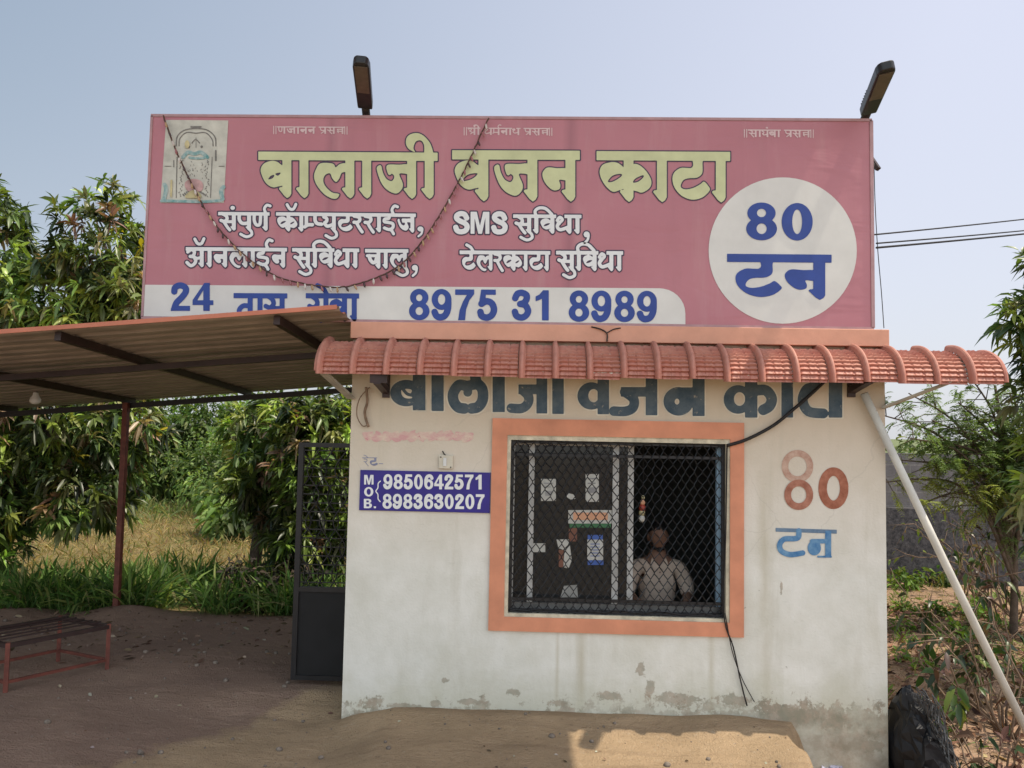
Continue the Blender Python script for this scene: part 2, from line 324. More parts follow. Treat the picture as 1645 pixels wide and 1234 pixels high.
# glyph: (advance, [ops]); op = (kind, points, width): P/H sharp outline/hole, C/D curved outline/hole, S curved stroke, L straight stroke, T stem at x
G = {
 'ba': (68, [('C', [(25,20),(10,26),(3,38),(6,52),(13,66),(22,74),(31,77),(40,75),(52,69),(52,36),(44,26),(36,21)]), ('D', [(19,60),(24,52.6),(32,50),(29,57)]), ('D', [(34,47.5),(46,45),(40,52)]), ('T', 49.5)]),
 'va': (68, [('C', [(25,20),(10,26),(3,38),(6,52),(13,66),(22,74),(31,77),(40,75),(52,69),(52,36),(44,26),(36,21)]), ('D', [(18,60),(24,51),(34,46),(47,45),(45,50),(37,56),(27,59.5)]), ('T', 49.5)]),
 'aa': (37, [('T', 18)]),
 'la': (97, [('C', [(26,24.5),(16,38),(12,54),(18.4,72.4),(34,91),(50,100),(60.5,100),(66,92),(62,89.5),(50,87),(37,75),(31.6,62),(35.5,50),(46,46),(51,56.6),(59,64.5),(66,56.6),(71,45),(80,41),(80,25),(67,26),(58,33),(52,25)]), ('T', 79)]),
 'ja': (95, [('C', [(15.4,29),(12,37),(20.5,63),(31.6,78.6),(45.3,87),(56.4,88),(65.8,78.6),(67.5,66.7),(60,47),(70,45.3),(79,45.3),(79,26.5),(60,26.5),(37,26.5),(32.5,33),(36,46),(40,49),(44.4,46),(49.6,52),(46,60.7),(40,61.5),(31.6,56),(24.8,42.7),(21.4,29)]), ('T', 77)]),
 'ii': (38, [('T', 19.5), ('C', [(-5,-2),(-16,-9),(-21,-22),(-16,-36),(0,-42),(16,-37),(31,-20),(38,2),(38,12),(20,12),(18.4,-14.5),(13,-25),(5,-26),(-1.3,-21),(-4.7,-9),(-1.3,-2)])]),
 'na': (75, [('C', [(60,36),(40,34.5),(22,33),(13.7,39),(11,48),(15.4,61.5),(25.6,73.5),(35,78),(44.4,75),(46,66.7),(44,57),(60,57)]), ('T', 56)]),
 'ka': (98, [('C', [(25,22),(10,27),(4,40),(8,56),(18,71),(30,80),(42,77),(53,70),(53,38),(44,26),(35,22)]), ('C', [(68,30),(79,26),(94,38),(104.5,56),(102.7,70.5),(88.4,81),(77.7,79),(68,72)]), ('D', [(20,60),(27,50),(37,45.5),(47,45),(46,50),(36,57),(27,61)]), ('D', [(69,60.5),(74,53.5),(88,47),(90,50.5),(81,59),(72,62)]), ('T', 51)]),
 'tta': (78, [('C', [(51,10),(51.8,26),(48,32),(40,32.3),(26.8,32.5),(14.3,42),(11.3,56),(16,72),(28.6,86.6),(44.6,93.8),(59,93.8),(73,88),(84,76),(82,68.8),(73,59),(66,64),(52,71.5),(37.5,74.5),(28.6,71.5),(27.7,65),(33,56),(43,52.5),(58,51.5),(67,46),(70,38.4),(69.8,24),(69.6,10)])]),
 'sa': (84, [('S', [(16,8),(37,22),(41,38),(28,50),(12,45)], 16), ('S', [(24,50),(42,80),(54,96)], 15), ('L', [(34,52),(72,52)], 15), ('T', 64)]),
 'pa': (72, [('S', [(16,10),(16,40),(27,58),(42,61),(60,57)], 17), ('T', 53)]),
 'ya': (72, [('S', [(12,22),(26,30),(26,44),(16,54),(30,70),(58,60)], 16), ('T', 53)]),
 'nna': (80, [('S', [(16,10),(16,46),(27,68),(43,62),(46,10)], 16), ('T', 61)]),
 'ra': (56, [('S', [(14,16),(38,22),(43,36),(32,48),(14,48)], 16), ('S', [(26,50),(40,76),(55,98)], 15)]),
 'mh': (46, [('L', [(16,10),(16,66)], 17), ('S', [(8,74),(24,64),(46,63)], 17)]),
 'ph': (46, [('S', [(14,10),(14,40),(24,56),(46,60)], 17)]),
 'i': (72, [('S', [(42,8),(40,26),(20,30),(18,44),(40,48),(60,54),(60,74),(42,84),(18,76)], 15), ('S', [(44,82),(56,92),(64,106)], 14)]),
 'a': (86, [('S', [(8,24),(26,12),(40,24),(34,42),(20,46)], 15), ('S', [(20,46),(44,52),(44,76),(24,92),(4,76)], 15), ('L', [(42,58),(70,52)], 14), ('T', 66)]),
 'dha': (82, [('S', [(14,30),(26,14),(38,26),(24,42),(18,46)], 15), ('S', [(24,44),(14,60),(28,78),(66,64)], 16), ('T', 62)]),
 'ca': (76, [('L', [(10,34),(64,34)], 14), ('S', [(20,34),(24,52),(38,68),(52,62),(58,40)], 17), ('T', 57)]),
 'ta': (70, [('S', [(60,46),(36,44),(20,58),(22,78),(34,92)], 17), ('T', 51)]),
 'tha': (80, [('S', [(12,26),(26,14),(34,26),(20,38),(18,54),(34,70),(64,60)], 15), ('T', 60)]),
 'ga': (66, [('S', [(18,10),(18,60),(8,72)], 16), ('T', 46)]),
 'ma': (74, [('L', [(16,10),(16,66)], 16), ('S', [(8,74),(24,63),(62,62)], 15), ('T', 55)]),
 'shra': (76, [('S', [(10,22),(28,14),(36,30),(18,44),(44,64)], 14), ('L', [(58,58),(28,84)], 13), ('T', 57)]),
 'pra': (72, [('S', [(16,10),(16,36),(30,52),(60,48)], 15), ('L', [(56,58),(24,90)], 14), ('T', 53)]),
 'nn': (84, [('S', [(60,36),(24,36),(30,50)], 15), ('S', [(60,62),(24,62),(34,78)], 15), ('T', 64)]),
 'danda': (22, [('L', [(10,0),(10,100)], 13)]),
 'i_sign': (40, [('T', 14), ('S', [(22,8),(18,-18),(38,-34),(68,-30),(96,-2)], 15)]),
 'sp': (40, []),
 # zero-advance marks
 'u': (0, [('S', [(-8,92),(2,104),(2,122),(-22,132),(-50,118)], 14)]),
 'e': (0, [('S', [(-8,2),(-20,-16),(-42,-28)], 15)]),
 'anu': (0, [('C', ell(-16, -22, 11, 11, 10))]),
 'candra': (0, [('S', [(-44,-40),(-30,-18),(-12,-18),(0,-42)], 14)]),
 'reph': (0, [('S', [(-8,6),(-16,-18),(-4,-38),(12,-34)], 14)]),
 'comma': (30, [('C', ell(16, 74, 12, 13, 12)), ('S', [(24,78),(20,98),(8,112)], 10)]),
 # latin and digits
 '0': (62, [('C', ell(28,50,27,51)), ('D', ell(28,50,9,34))]),
 '1': (62, [('P', [(23,100),(23,28),(15,33),(5,37),(5,21),(16,14),(26,0),(42,0),(42,100)])]),
 '2': (62, [('S', [(11,31),(14,16),(28,9),(42,17),(43,32),(32,52),(18,70),(12,88)], 18), ('P', [(1,100),(2,90),(12,82),(55,82),(55,100)])]),
 '3': (62, [('S', [(10,27),(16,13),(28,9),(41,16),(42,29),(35,42),(24,46)], 18), ('S', [(24,46),(38,50),(46,68),(40,84),(28,91),(14,86),(9,72)], 18)]),
 '4': (62, [('P', [(33,0),(48,0),(48,62),(58,62),(58,79),(48,79),(48,100),(30,100),(30,79),(0,79),(0,62)]), ('H', [(30,26),(30,62),(13,62)])]),
 '5': (62, [('P', [(11,0),(51,0),(51,17),(24,17),(21,50),(4,53)]), ('S', [(12,46),(26,38),(40,45),(46,65),(40,83),(27,91),(13,86),(9,73)], 18)]),
 '6': (62, [('C', ell(29,67,27,34)), ('D', ell(29,67,10,17)), ('S', [(11,65),(12,35),(20,15),(33,9),(43,14),(48,26)], 18)]),
 '7': (62, [('P', [(2,0),(54,0),(54,15),(41,35),(32,65),(29,100),(10,100),(14,68),(23,40),(34,18),(2,18)])]),
 '8': (62, [('C', ell(28,27,25,28)), ('C', ell(28,71,28,30)), ('D', ell(28,28,8.5,11)), ('D', ell(28,71,10,13))]),
 '9': (62, [('C', ell(27,33,27,34)), ('D', ell(27,33,10,17)), ('S', [(45,35),(44,65),(36,85),(23,91),(13,86),(8,74)], 18)]),
 'S': (68, [('S', [(52,29),(44,13),(28,9),(13,17),(12,31),(26,43),(44,52),(54,67),(48,85),(30,91),(14,86),(8,71)], 19)]),
 'M': (86, [('P', [(0,0),(25,0),(38,65),(51,0),(76,0),(76,100),(60,100),(60,25),(46,100),(31,100),(16,25),(16,100),(0,100)])]),
 'O': (76, [('C', ell(35,50,35,51)), ('D', ell(35,50,16,33))]),
 'B': (72, [('P', [(0,0),(40,0),(55,9),(58,28),(50,42),(45,46),(60,55),(63,72),(56,92),(42,100),(0,100)]), ('H', [(19,17),(36,17),(40,28),(36,38),(19,38)]), ('H', [(19,56),(38,56),(43,69),(38,82),(19,82)])]),
 '.': (24, [('P', [(4,80),(22,80),(22,100),(4,100)])]),
}
def word(gl, x0, x1, y0, sy, slope=.008, head=True, wm=1.0, x_sc=None, foot=True, tail=9):
    """list of glyph op-groups in photo pixels; x-scale fitted so that the word spans x0..x1"""
    tot = sum(G[g][0] for g in gl)+(tail if head else 0)
    sx = x_sc or (x1-x0)/tot; out = []; x = 0.0
    tf = lambda p: (x0+p[0]*sx, y0+p[1]*sy+slope*p[0]*sx)
    runs = []; start = 0.0
    for g in gl:
        if g in ('sp', 'danda', 'comma'):
            if x > start: runs.append((start, x))
            start = x+G[g][0]
        if g in ('dha', 'tha'):
            if x > start: runs.append((start, x))
            start = x+50
        ops = []
        for op in G[g][1]:
            k = op[0]
            if k == 'T': ops.append(('P', [tf((x+p[0], p[1])) for p in stem(op[1], 19*wm if wm < 1 else 19, foot)], 0))
            else: ops.append((k, [tf((x+p[0], p[1])) for p in op[1]], (op[2]*wm*min(sx, sy)*1.08 if len(op) > 2 else 0)))
        if ops: out.append(ops)
        x += G[g][0]
    if x > start: runs.append((start, x))
    if head:
        for a, b in runs: out.append([('P', [tf((a-2, 0)), tf((b+tail, 0)), tf((b+tail, 18*wm)), tf((a-2, 18*wm))], 0)])
    return out
def field(groups, step, pad):
    allp = []
    for ops in groups:
        for k, p, wd in ops: allp += [(a[0]-wd, a[1]-wd) for a in p]+[(a[0]+wd, a[1]+wd) for a in p]
    allp = np.array(allp); lo = allp.min(0)-pad-2*step; hi = allp.max(0)+pad+2*step
    xs = np.arange(lo[0], hi[0], step); ys = np.arange(lo[1], hi[1], step)
    D = np.full((len(ys), len(xs)), 1e3)
    for ops in groups:
        q = np.array([a for k, p, wd in ops for a in p]); mw = max(wd for k, p, wd in ops)+pad+2*step
        i0, i1 = np.searchsorted(xs, q[:, 0].min()-mw), np.searchsorted(xs, q[:, 0].max()+mw)
        j0, j1 = np.searchsorted(ys, q[:, 1].min()-mw), np.searchsorted(ys, q[:, 1].max()+mw)
        X, Y = np.meshgrid(xs[i0:i1], ys[j0:j1]); d = np.full(X.shape, 1e3); holes = []
        for k, p, wd in ops:
            P = [np.array(a, float) for a in p]
            if k in 'CD': P = smooth_pts(P, True, 4)
            if k == 'S': P = smooth_pts(P, False, 5)
            if k in 'SL': d = np.minimum(d, seg_dist(X, Y, P, False)-wd/2)
            elif k in 'PC': d = np.minimum(d, poly_sd(X, Y, P))
            else: holes.append(poly_sd(X, Y, P))
        for h in holes: d = np.maximum(d, -h)
        D[j0:j1, i0:i1] = np.minimum(D[j0:j1, i0:i1], d)
    return xs, ys, D
def contour(xs, ys, D, iso):
    V = {}; vs = []; fs = []
    def vid(x, y):
        k = (round(x, 3), round(y, 3))
        if k not in V: V[k] = len(vs); vs.append((x, y))
        return V[k]
    A = D-iso; A[np.abs(A) < 1e-6] = 1e-6; ins = A < 0
    for j in range(len(ys)-1):
        i = 0; n = len(xs)-1
        full = ins[j, :-1] & ins[j, 1:] & ins[j+1, :-1] & ins[j+1, 1:]; anyc = ins[j, :-1] | ins[j, 1:] | ins[j+1, :-1] | ins[j+1, 1:]
        while i < n:
            if not anyc[i]: i += 1; continue
            if full[i]:
                k = i
                while k+1 < n and full[k+1]: k += 1
                fs.append((vid(xs[i], ys[j]), vid(xs[k+1], ys[j]), vid(xs[k+1], ys[j+1]), vid(xs[i], ys[j+1]))); i = k+1; continue
            c = [(xs[i], ys[j], A[j, i]), (xs[i+1], ys[j], A[j, i+1]), (xs[i+1], ys[j+1], A[j+1, i+1]), (xs[i], ys[j+1], A[j+1, i])]
            pl = []
            for a in range(4):
                p, q = c[a], c[(a+1) % 4]
                if p[2] < 0: pl.append(vid(p[0], p[1]))
                if (p[2] < 0) != (q[2] < 0):
                    t = p[2]/(p[2]-q[2]); pl.append(vid(p[0]+t*(q[0]-p[0]), p[1]+t*(q[1]-p[1])))
            u = []
            for a in pl:
                if a not in u: u.append(a)
            if len(u) > 2: fs.append(tuple(u))
            i += 1
    return vs, fs
def paint(name, groups, m, parent, y, iso=0.0, step=1.0, fld=None):
    xs, ys, D = fld or field(groups, step, max(iso, 0)+1)
    vs, fs = contour(xs, ys, D.copy(), iso)
    b = MB(); b.add([W(p[0], p[1], y) for p in vs], [f[::-1] for f in fs])
    return b.build(name, m, parent)
def outlined(name, groups, m, m_out, parent, y, iso, step=1.0):
    f = field(groups, step, iso+1)
    o = paint(name, groups, m, parent, y-.002, 0, step, f)
    paint('letter_outline', groups, m_out, o, y, iso, step, f)
    return o
def shape(name, pts, m, parent, y, smooth=False):
    b = MB(); b.quad(*[W(p[0], p[1], y) for p in pts]); return b.build(name, m, parent)

# ---------------------------------------------------------------- ground
def hgt(x, y):
    h = np.zeros_like(x)
    h += np.where(x < 0, -.09*np.clip(y-1.2, 0, 4), 0)*np.clip(-x-.5, 0, 1)
    h += .05*np.exp(-((y+.05)/.16)**2)*np.clip((1.9-x)/.4, 0, 1)*np.clip((x+1.6)/.4, 0, 1)      # soil banked against the wall
    h += -.10*np.clip((-.95-x)/.4, 0, 1)*np.clip((.35-y)/.3, 0, 1)*np.exp(-(np.clip(-1.5-x, 0, 9)/1.2)**2)
    edge = 1.82+.25*np.clip(-y, -.2, 2)*-1+.05*np.sin(y*9)
    h += -.30*np.clip((x-edge)/.12, 0, 1)*np.clip((2.2-y)/2, .35, 1)
    h += -.08*np.clip(-y-.4, 0, 3)*.25
    for (mx, my, r, a) in ((-4.55, 3.0, .42, .14), (-4.0, 2.75, .5, .05), (-3.1, 2.9, .6, .05), (-2.3, 3.0, .5, .06), (-5.6, 2.9, .5, .08)):
        h += a*np.exp(-((x-mx)**2+(y-my)**2)/r**2)
    h += .012*np.sin(x*3.1+1.3*y)*np.sin(y*2.7-.6*x)+.006*np.sin(x*11+2*np.sin(y*7))*np.sin(y*9.5+x)
    return h
def axis(lo, a, b, hi, fine, coarse_n):
    l = lo+(a-lo)*(1-np.linspace(1, 0, coarse_n)**2.5) if lo < a else np.array([])
    r = b+(hi-b)*np.linspace(0, 1, coarse_n)**2.5
    return np.unique(np.round(np.concatenate([l, np.arange(a, b, fine), r]), 4))
gx = axis(-400, -6, 5, 400, .05, 40); gy = axis(-60, -2, 5, 900, .05, 40)
GX, GY = np.meshgrid(gx, gy); GZ = hgt(GX, GY)
b = MB(); b.v = list(map(tuple, np.stack([GX, GY, GZ], -1).reshape(-1, 3).tolist())); nx = len(gx)
b.f = [(j*nx+i, j*nx+i+1, (j+1)*nx+i+1, (j+1)*nx+i) for j in range(len(gy)-1) for i in range(nx-1)]
b.mi = [0]*len(b.f)
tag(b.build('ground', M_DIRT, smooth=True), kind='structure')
def gz(x, y): return float(hgt(np.array([x]), np.array([y]))[0])

# ---------------------------------------------------------------- the office building
XL, XR, ZT, DEP, TH = -1.329, 2.46, 2.76, 3.0, .2
house = thing('weighing_office', 'small white plastered office with peach window border and hand painted lettering', 'building')
wl, wr = float(W(817, 850)[0]), float(W(1167, 850)[0]); wb, wtp = float(W(990, 990)[2]), float(W(990, 709)[2])
b = MB()
gxs = [XL, wl, wr, XR]; gzs = [-.6, wb, wtp, ZT]
for i in range(3):
    for k in range(3):
        if (i, k) != (1, 1):
            for yy, rev in ((0, 0), (TH, 1)):
                p = [(gxs[i], yy, gzs[k]), (gxs[i+1], yy, gzs[k]), (gxs[i+1], yy, gzs[k+1]), (gxs[i], yy, gzs[k+1])]
                b.quad(*(p[::-1] if rev else p))
for p, q in (((wl, wb), (wr, wb)), ((wr, wb), (wr, wtp)), ((wr, wtp), (wl, wtp)), ((wl, wtp), (wl, wb))):
    b.quad((p[0], 0, p[1]), (p[0], TH, p[1]), (q[0], TH, q[1]), (q[0], 0, q[1]))
b.quad((XL, 0, -.6), (XL, 0, ZT), (XL, TH, ZT), (XL, TH, -.6)); b.quad((XR, 0, -.6), (XR, TH, -.6), (XR, TH, ZT), (XR, 0, ZT))
b.m = 1
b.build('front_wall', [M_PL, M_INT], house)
b = MB()                                            # side and back walls; the left one has the doorway
D0, D1, DZ = .5, 1.4, 2.05
b.box(XL, XL+TH, TH, D0, -.6, ZT); b.box(XL, XL+TH, D1, DEP, -.6, ZT); b.box(XL, XL+TH, D0, D1, DZ, ZT)
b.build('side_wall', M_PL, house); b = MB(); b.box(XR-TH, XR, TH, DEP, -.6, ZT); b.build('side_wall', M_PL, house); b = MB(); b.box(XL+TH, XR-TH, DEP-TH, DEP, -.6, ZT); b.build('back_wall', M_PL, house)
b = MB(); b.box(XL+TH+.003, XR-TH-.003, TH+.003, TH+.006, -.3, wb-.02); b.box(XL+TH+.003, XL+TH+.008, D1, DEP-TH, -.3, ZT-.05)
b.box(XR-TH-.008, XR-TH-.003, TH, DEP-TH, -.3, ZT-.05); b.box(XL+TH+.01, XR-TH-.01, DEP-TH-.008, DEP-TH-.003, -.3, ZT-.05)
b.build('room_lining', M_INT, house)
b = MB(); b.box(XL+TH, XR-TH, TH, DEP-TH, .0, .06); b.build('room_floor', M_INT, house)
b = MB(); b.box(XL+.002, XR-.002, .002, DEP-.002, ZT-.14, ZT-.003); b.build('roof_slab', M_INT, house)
lz0, lz1 = float(W(1000, 550, -.08)[2]), float(W(1000, 523, -.08)[2])
b = MB(); b.box(XL-.005, XR-.0, -.08, -.001, lz0, lz1); b.box(XL-.005, XR, .0, DEP+.02, ZT+.001, lz1+.0)
b.build('roof_ledge', M_LEDGE, house, bevel=.006)

# window border band
o4 = [(792, 672.6), (1196.5, 678.6), (1191.4, 1021.5), (783.8, 1013.8)]
ox0, ox1 = float(W(788, 845)[0]), float(W(1194, 845)[0]); oz1, oz0 = float(W(990, 675.5)[2]), float(W(990, 1017.5)[2])
border = MB()
for (a0, a1, c0, c1) in ((ox0, ox1, wtp+.03, oz1), (ox0, ox1, oz0, wb-.02), (ox0, wl-.02, wb-.02, wtp+.03), (wr+.02, ox1, wb-.02, wtp+.03)):
    border.box(a0, a1, -.022, -.0005, c0, c1)
border.build('window_border', M_PEACH, house)
win = MB()                                          # rough cream plaster edge of the opening
for (a0, a1, c0, c1) in ((wl-.02, wr+.02, wtp-.004, wtp+.03), (wl-.02, wr+.02, wb-.02, wb+.004), (wl-.02, wl+.006, wb+.004, wtp-.004), (wr-.006, wr+.02, wb+.004, wtp-.004)):
    win.box(a0, a1, -.012, .02, c0, c1)
window = win.build('window', mat('cream_window_edge', (.58, .53, .40), .85, .25, 12, bump=.5), house)
def wx(px): return float(W(px, 850, .1)[0])
b = MB()                                            # aluminium slider frames
YF = .10
z0, z1 = wb+.02, wtp-.01
def upright(x0, x1, y=YF, zz0=z0, zz1=z1): b.box(x0, x1, y-.015, y+.015, zz0, zz1)
upright(wl+.006, wl+.035); upright(wx(848), wx(857)); upright(wx(983), wx(993)); upright(wx(1008.5), wx(1018), YF+.04)
b.box(wl, wx(1018), YF-.02, YF+.02, z1-.03, z1)
b.build('slider_frame', mat('dusty_frame_paint', (.47, .47, .45), .6, .2, 9), window)
b = MB(); b.box(wl, wr, YF-.03, YF+.07, z0-.016, z0+.045); b.build('sill_track', mat('dusty_grey_track', (.16, .16, .155), .6, .3, 14), window)
b = MB(); b.box(wx(1150), wx(1158.5), YF-.02, YF+.02, z0, z1); b.build('slider_stile', M_BLUEPIPE, window)
q = NT('dark_tinted_glass'); q.done((.022, .024, .025), .08, spec=.3); M_GLASS = q.m
b = MB(); b.box(wx(857)+.001, wx(983)-.001, YF-.003, YF+.003, z0+.046, z1-.031); b.box(wl+.037, wx(848)-.002, YF+.03, YF+.036, z0+.046, z1-.031)
b.box(wx(993)+.001, wx(1008.5)-.001, YF+.037, YF+.043, z0+.046, z1-.031)
b.build('glass_pane', M_GLASS, window)
# stickers and papers on the pane (photo pixel rectangles)
M_PAPER = mat('white_paper', (.50, .50, .46), .8, .12, 20); M_PAPERB = mat('blue_print', (.06, .12, .38), .7, .1); M_ORANGE = mat('orange_print', (.62, .33, .20), .7, .1)
M_GREENP = mat('green_print', (.05, .16, .07), .7, .1); M_BROWNP = mat('brown_print', (.20, .09, .06), .7, .1)
def zz(ax, ay): return 780+ax/3.335, 660+ay/3.335
def rect(n, x0, y0, x1, y1, m, y=YF-.006):
    (a, c), (d, e) = zz(x0, y0), zz(x1, y1); return shape(n, [(a, e), (d, e), (d, c), (a, c)], m, window, y)
def poly(n, pts, m, y=YF-.006): return shape(n, [zz(*p) for p in pts][::-1], m, window, y)
rect('sticker', 297, 365, 377, 483, M_PAPER); rect('sticker', 536, 339, 607, 488, M_PAPER)
rect('sticker', 443, 532, 676, 604, M_PAPER); rect('sticker', 470, 545, 655, 585, M_ORANGE, YF-.009); rect('sticker', 450, 605, 672, 626, M_GREENP)
poly('sticker', [(430, 458), (445, 443), (470, 447), (485, 472), (455, 476)], M_PAPER)
rect('sticker', 545, 690, 630, 800, M_PAPER); rect('sticker', 547, 665, 628, 690, M_PAPERB); rect('sticker', 547, 800, 632, 826, M_PAPERB)
for k in range(5): rect('sticker', 562, 712+k*16, 612, 716+k*16, M_PAPERB, YF-.009)
poly('sticker', [(380, 690), (455, 688), (440, 720), (415, 745), (390, 735)], M_PAPER); poly('sticker', [(425, 740), (452, 722), (462, 800), (445, 845), (415, 838)], M_PAPER)
rect('sticker', 392, 745, 418, 838, M_BROWNP); rect('sticker', 446, 628, 490, 700, M_BROWNP)
rect('sticker', 255, 710, 320, 757, M_PAPER); poly('sticker', [(400, 1000), (420, 938), (490, 932), (495, 1000)], mat('grey_paper', (.32, .32, .30), .8))
for (x0, y0, x1, y1) in ((312, 385, 362, 392), (312, 405, 350, 411), (320, 430, 356, 455), (548, 360, 596, 367), (548, 385, 590, 392), (550, 410, 594, 440)):
    rect('sticker', x0, y0, x1, y1, mat('grey_print', (.30, .30, .30), .8), YF-.009)
# grille: black frame bars and diamond wire mesh
YG = .03
b = MB(); fr = .022
b.box(wl+.007, wl+.007+fr, YG-.012, YG+.012, wb+.006, wtp-.006); b.box(wr-.007-fr, wr-.007, YG-.012, YG+.012, wb+.006, wtp-.006)
b.box(wl+.007+fr, wr-.007-fr, YG-.012, YG+.012, wtp-.006-fr, wtp-.006); b.box(wl+.007+fr, wr-.007-fr, YG-.012, YG+.012, wb+.006, wb+.006+fr)
for py in (733, 966): zc = float(W(990, py, YG)[2]); b.box(wl+.03, wr-.03, YG-.006, YG+.010, zc-.010, zc+.010)
b.build('grille_frame', M_BLACKMET, window)
b = MB(); ncol = 50; nrow = 25; cwd = (wr-wl-.03)/ncol; ch = (wtp-wb-.03)/nrow
sag = np.cumsum(rng.normal(0, .0011, (ncol+2, nrow+2)), 1)
for i in range(ncol):
    pts = []
    for k in range(nrow+1):
        sgn = 1 if (k+i) % 2 else -1
        xx = wl+.015+(i+.5)*cwd+sgn*cwd*.52+.7*sag[i+(1 if sgn > 0 else 0)][k]; zc = wb+.015+k*ch
        # squarish crimp: wire runs straight for part of each cell
        pts.append((xx, YG-.014+.004*sgn, zc-ch*.10)); pts.append((xx, YG-.014+.004*sgn, zc+ch*.10))
    pts = [p for p in pts if wb+.005 < p[2] < wtp-.005]
    b.tube(pts, .0035, 4)
b.build('wire_mesh', M_BLACKMET, window)
bt_ = MB(); bb_ = MB()                              # wire ends knotted round the frame
for k in range(30):
    xk = wl+.05+rnd.random()*(wr-wl-.1); top = rnd.random() < .4; zk = wtp-.018 if top else wb+.018
    r = .012+.012*rnd.random()
    (bt_ if top else bb_).tube([(xk+r*1.3*math.cos(t)+.01*t, YG-.016, zk+r*math.sin(t)+.006*rnd.uniform(-1, 1)) for t in np.linspace(0, rnd.uniform(3, 6), 8)], .003, 5)
for zc, m0 in ((wb+.03, .008), (wb+.012, .006), (wtp-.012, .005)):
    (bt_ if zc > 1.3 else bb_).tube([(x, YG-.02, zc+m0*math.sin(x*23)+rnd.uniform(-.006, .006)) for x in np.linspace(wl+.02, wr-.02, 46)], .0035, 5)
bt_.build('binding_wire', M_BLACKMET, window); bb_.build('binding_wire', M_BLACKMET, window)

# gate leaf of the doorway, standing open
gate = MB(); gY = .5; gx0, gx1, gz0, gz1, gzm = -1.85, XL-.005, .05, 1.87, .74
for x in (gx0, gx1-.04): gate.box(x, x+.04, gY-.02, gY+.02, gz0, gz1)
for z in (gz0, gzm-.02, gz1-.035): gate.box(gx0+.04, gx1-.04, gY-.018, gY+.018, z, z+.035)
gt = gate.build('door', M_BLACKMET, house); gt['label'] = 'open black steel door leaf with grille above a solid panel'
b = MB(); b.box(gx0+.04, gx1-.04, gY-.004, gY+.004, gz0+.035, gzm-.02); b.build('door_panel', mat('black_sheet_steel', (.007, .007, .008), .7, .3, 4), gt)
b = MB()
for k in range(16): z = gzm+.05+k*.068; b.bar((gx0+.04, gY, z), (gx1-.04, gY, z), .008)
for k in range(8):
    xk = gx0+.04+(k+.5)*(gx1-gx0-.08)/8; b.tube([(xk+.05*(-1)**k*math.sin(t*2.4), gY-.012, gzm+.02+t*(gz1-gzm-.06)/7) for t in np.linspace(0, 7, 30)], .005, 5)
b.build('door_grille', M_BLACKMET, gt)

# painted lettering on the wall
def c7(x, y): return 610+x/4.329, 590+y/4.329
def c8(x, y): return 960+x/4.012, 590+y/4.012
def grp(fn, sc, ops): return [(k, [fn(*p) for p in pts], wd/sc) for k, pts, wd in ops]
def R_(x0, y0, x1, y1): return ('P', [(x0, y0), (x1, y0), (x1, y1), (x0, y1)], 0)
A = lambda ops: grp(c7, 4.329, ops); B_ = lambda ops: grp(c8, 4.012, ops)
hand = [A([('C', ell(185, 180, 112, 92), 0), ('D', [(150, 160), (175, 150), (222, 158), (215, 190), (225, 215), (180, 215), (155, 195)], 0)]), A([('S', [(160, 150), (190, 185), (225, 195)], 22)]), A([R_(230, -40, 318, 300)]),
 A([R_(360, -40, 445, 305)]),
 A([('S', [(600, 130), (550, 125), (512, 180), (514, 235), (545, 278), (588, 287)], 74), ('S', [(665, -40), (668, 90), (712, 150), (716, 225), (685, 275), (640, 287)], 74), ('L', [(600, 130), (670, 120)], 70), ('S', [(615, 130), (612, 175)], 60)]),
 A([R_(785, -40, 870, 312)]),
 A([R_(965, 120, 1100, 188), ('S', [(1000, 165), (1035, 205), (1028, 255), (985, 287), (915, 285)], 66)]), A([R_(1090, -40, 1165, 322)]), A([R_(1200, -40, 1280, 325)]),
 A([('C', ell(1472, 200, 97, 95), 0), ('D', ell(1487, 198, 36, 46), 0)]), A([R_(1515, -40, 1595, 327)]),
 B_([R_(150, 128, 330, 190), ('S', [(175, 160), (232, 205), (228, 260), (180, 284), (105, 283)], 62)]), B_([R_(310, -40, 385, 310)]),
 B_([('C', ell(522, 220, 97, 92), 0), ('D', ell(512, 222, 15, 19), 0), R_(530, 130, 640, 188)]), B_([R_(612, -40, 690, 315)]),
 B_([('C', ell(905, 208, 92, 92), 0), ('D', ell(915, 205, 36, 44), 0)]), B_([R_(950, -40, 1030, 325)]), B_([('S', [(1020, 150), (1085, 150), (1122, 200), (1108, 250), (1068, 275)], 68)]),
 B_([R_(1185, -40, 1260, 325)]), B_([('S', [(1400, -40), (1400, 110), (1345, 145), (1322, 215), (1360, 285), (1455, 298)], 64)]), B_([R_(1490, -40, 1577, 325)]),
 A([R_(60, -45, 1290, 10)]), A([R_(1370, -45, 1645, 10)]), B_([R_(0, -45, 735, 10)]), B_([R_(800, -45, 1600, 10)])]
q = NT('faded_slate_blue_paint'); c = q.mix(q.ramp(q.noise(7, 6, .7), .35, .7), (.045, .075, .105), (.11, .14, .16))
c = q.mix(q.math('MULTIPLY', q.ramp(q.noise(18, 5, .7, off=(2, 2, 2)), .62, .72), .8), c, (.45, .40, .31)); M_SLATE = q.done(c, .8, spec=.2)
f = field(hand, 1.2, 4)
wall_letters = paint('painted_name_lettering', hand, M_SLATE, house, -.004, 0, 1.2, f); paint('letter_outline', hand, mat('pale_chalk_outline', (.62, .58, .48), .9), wall_letters, -.002, 2.2, 1.2, f)
def c9(x, y): return 980+x/2.474, 520+y/2.474
def worn(n, a, b2): 
    q = NT(n); c = q.mix(q.ramp(q.noise(14, 6, .75), .35, .65), a, b2); return q.done(c, .85, spec=.15)
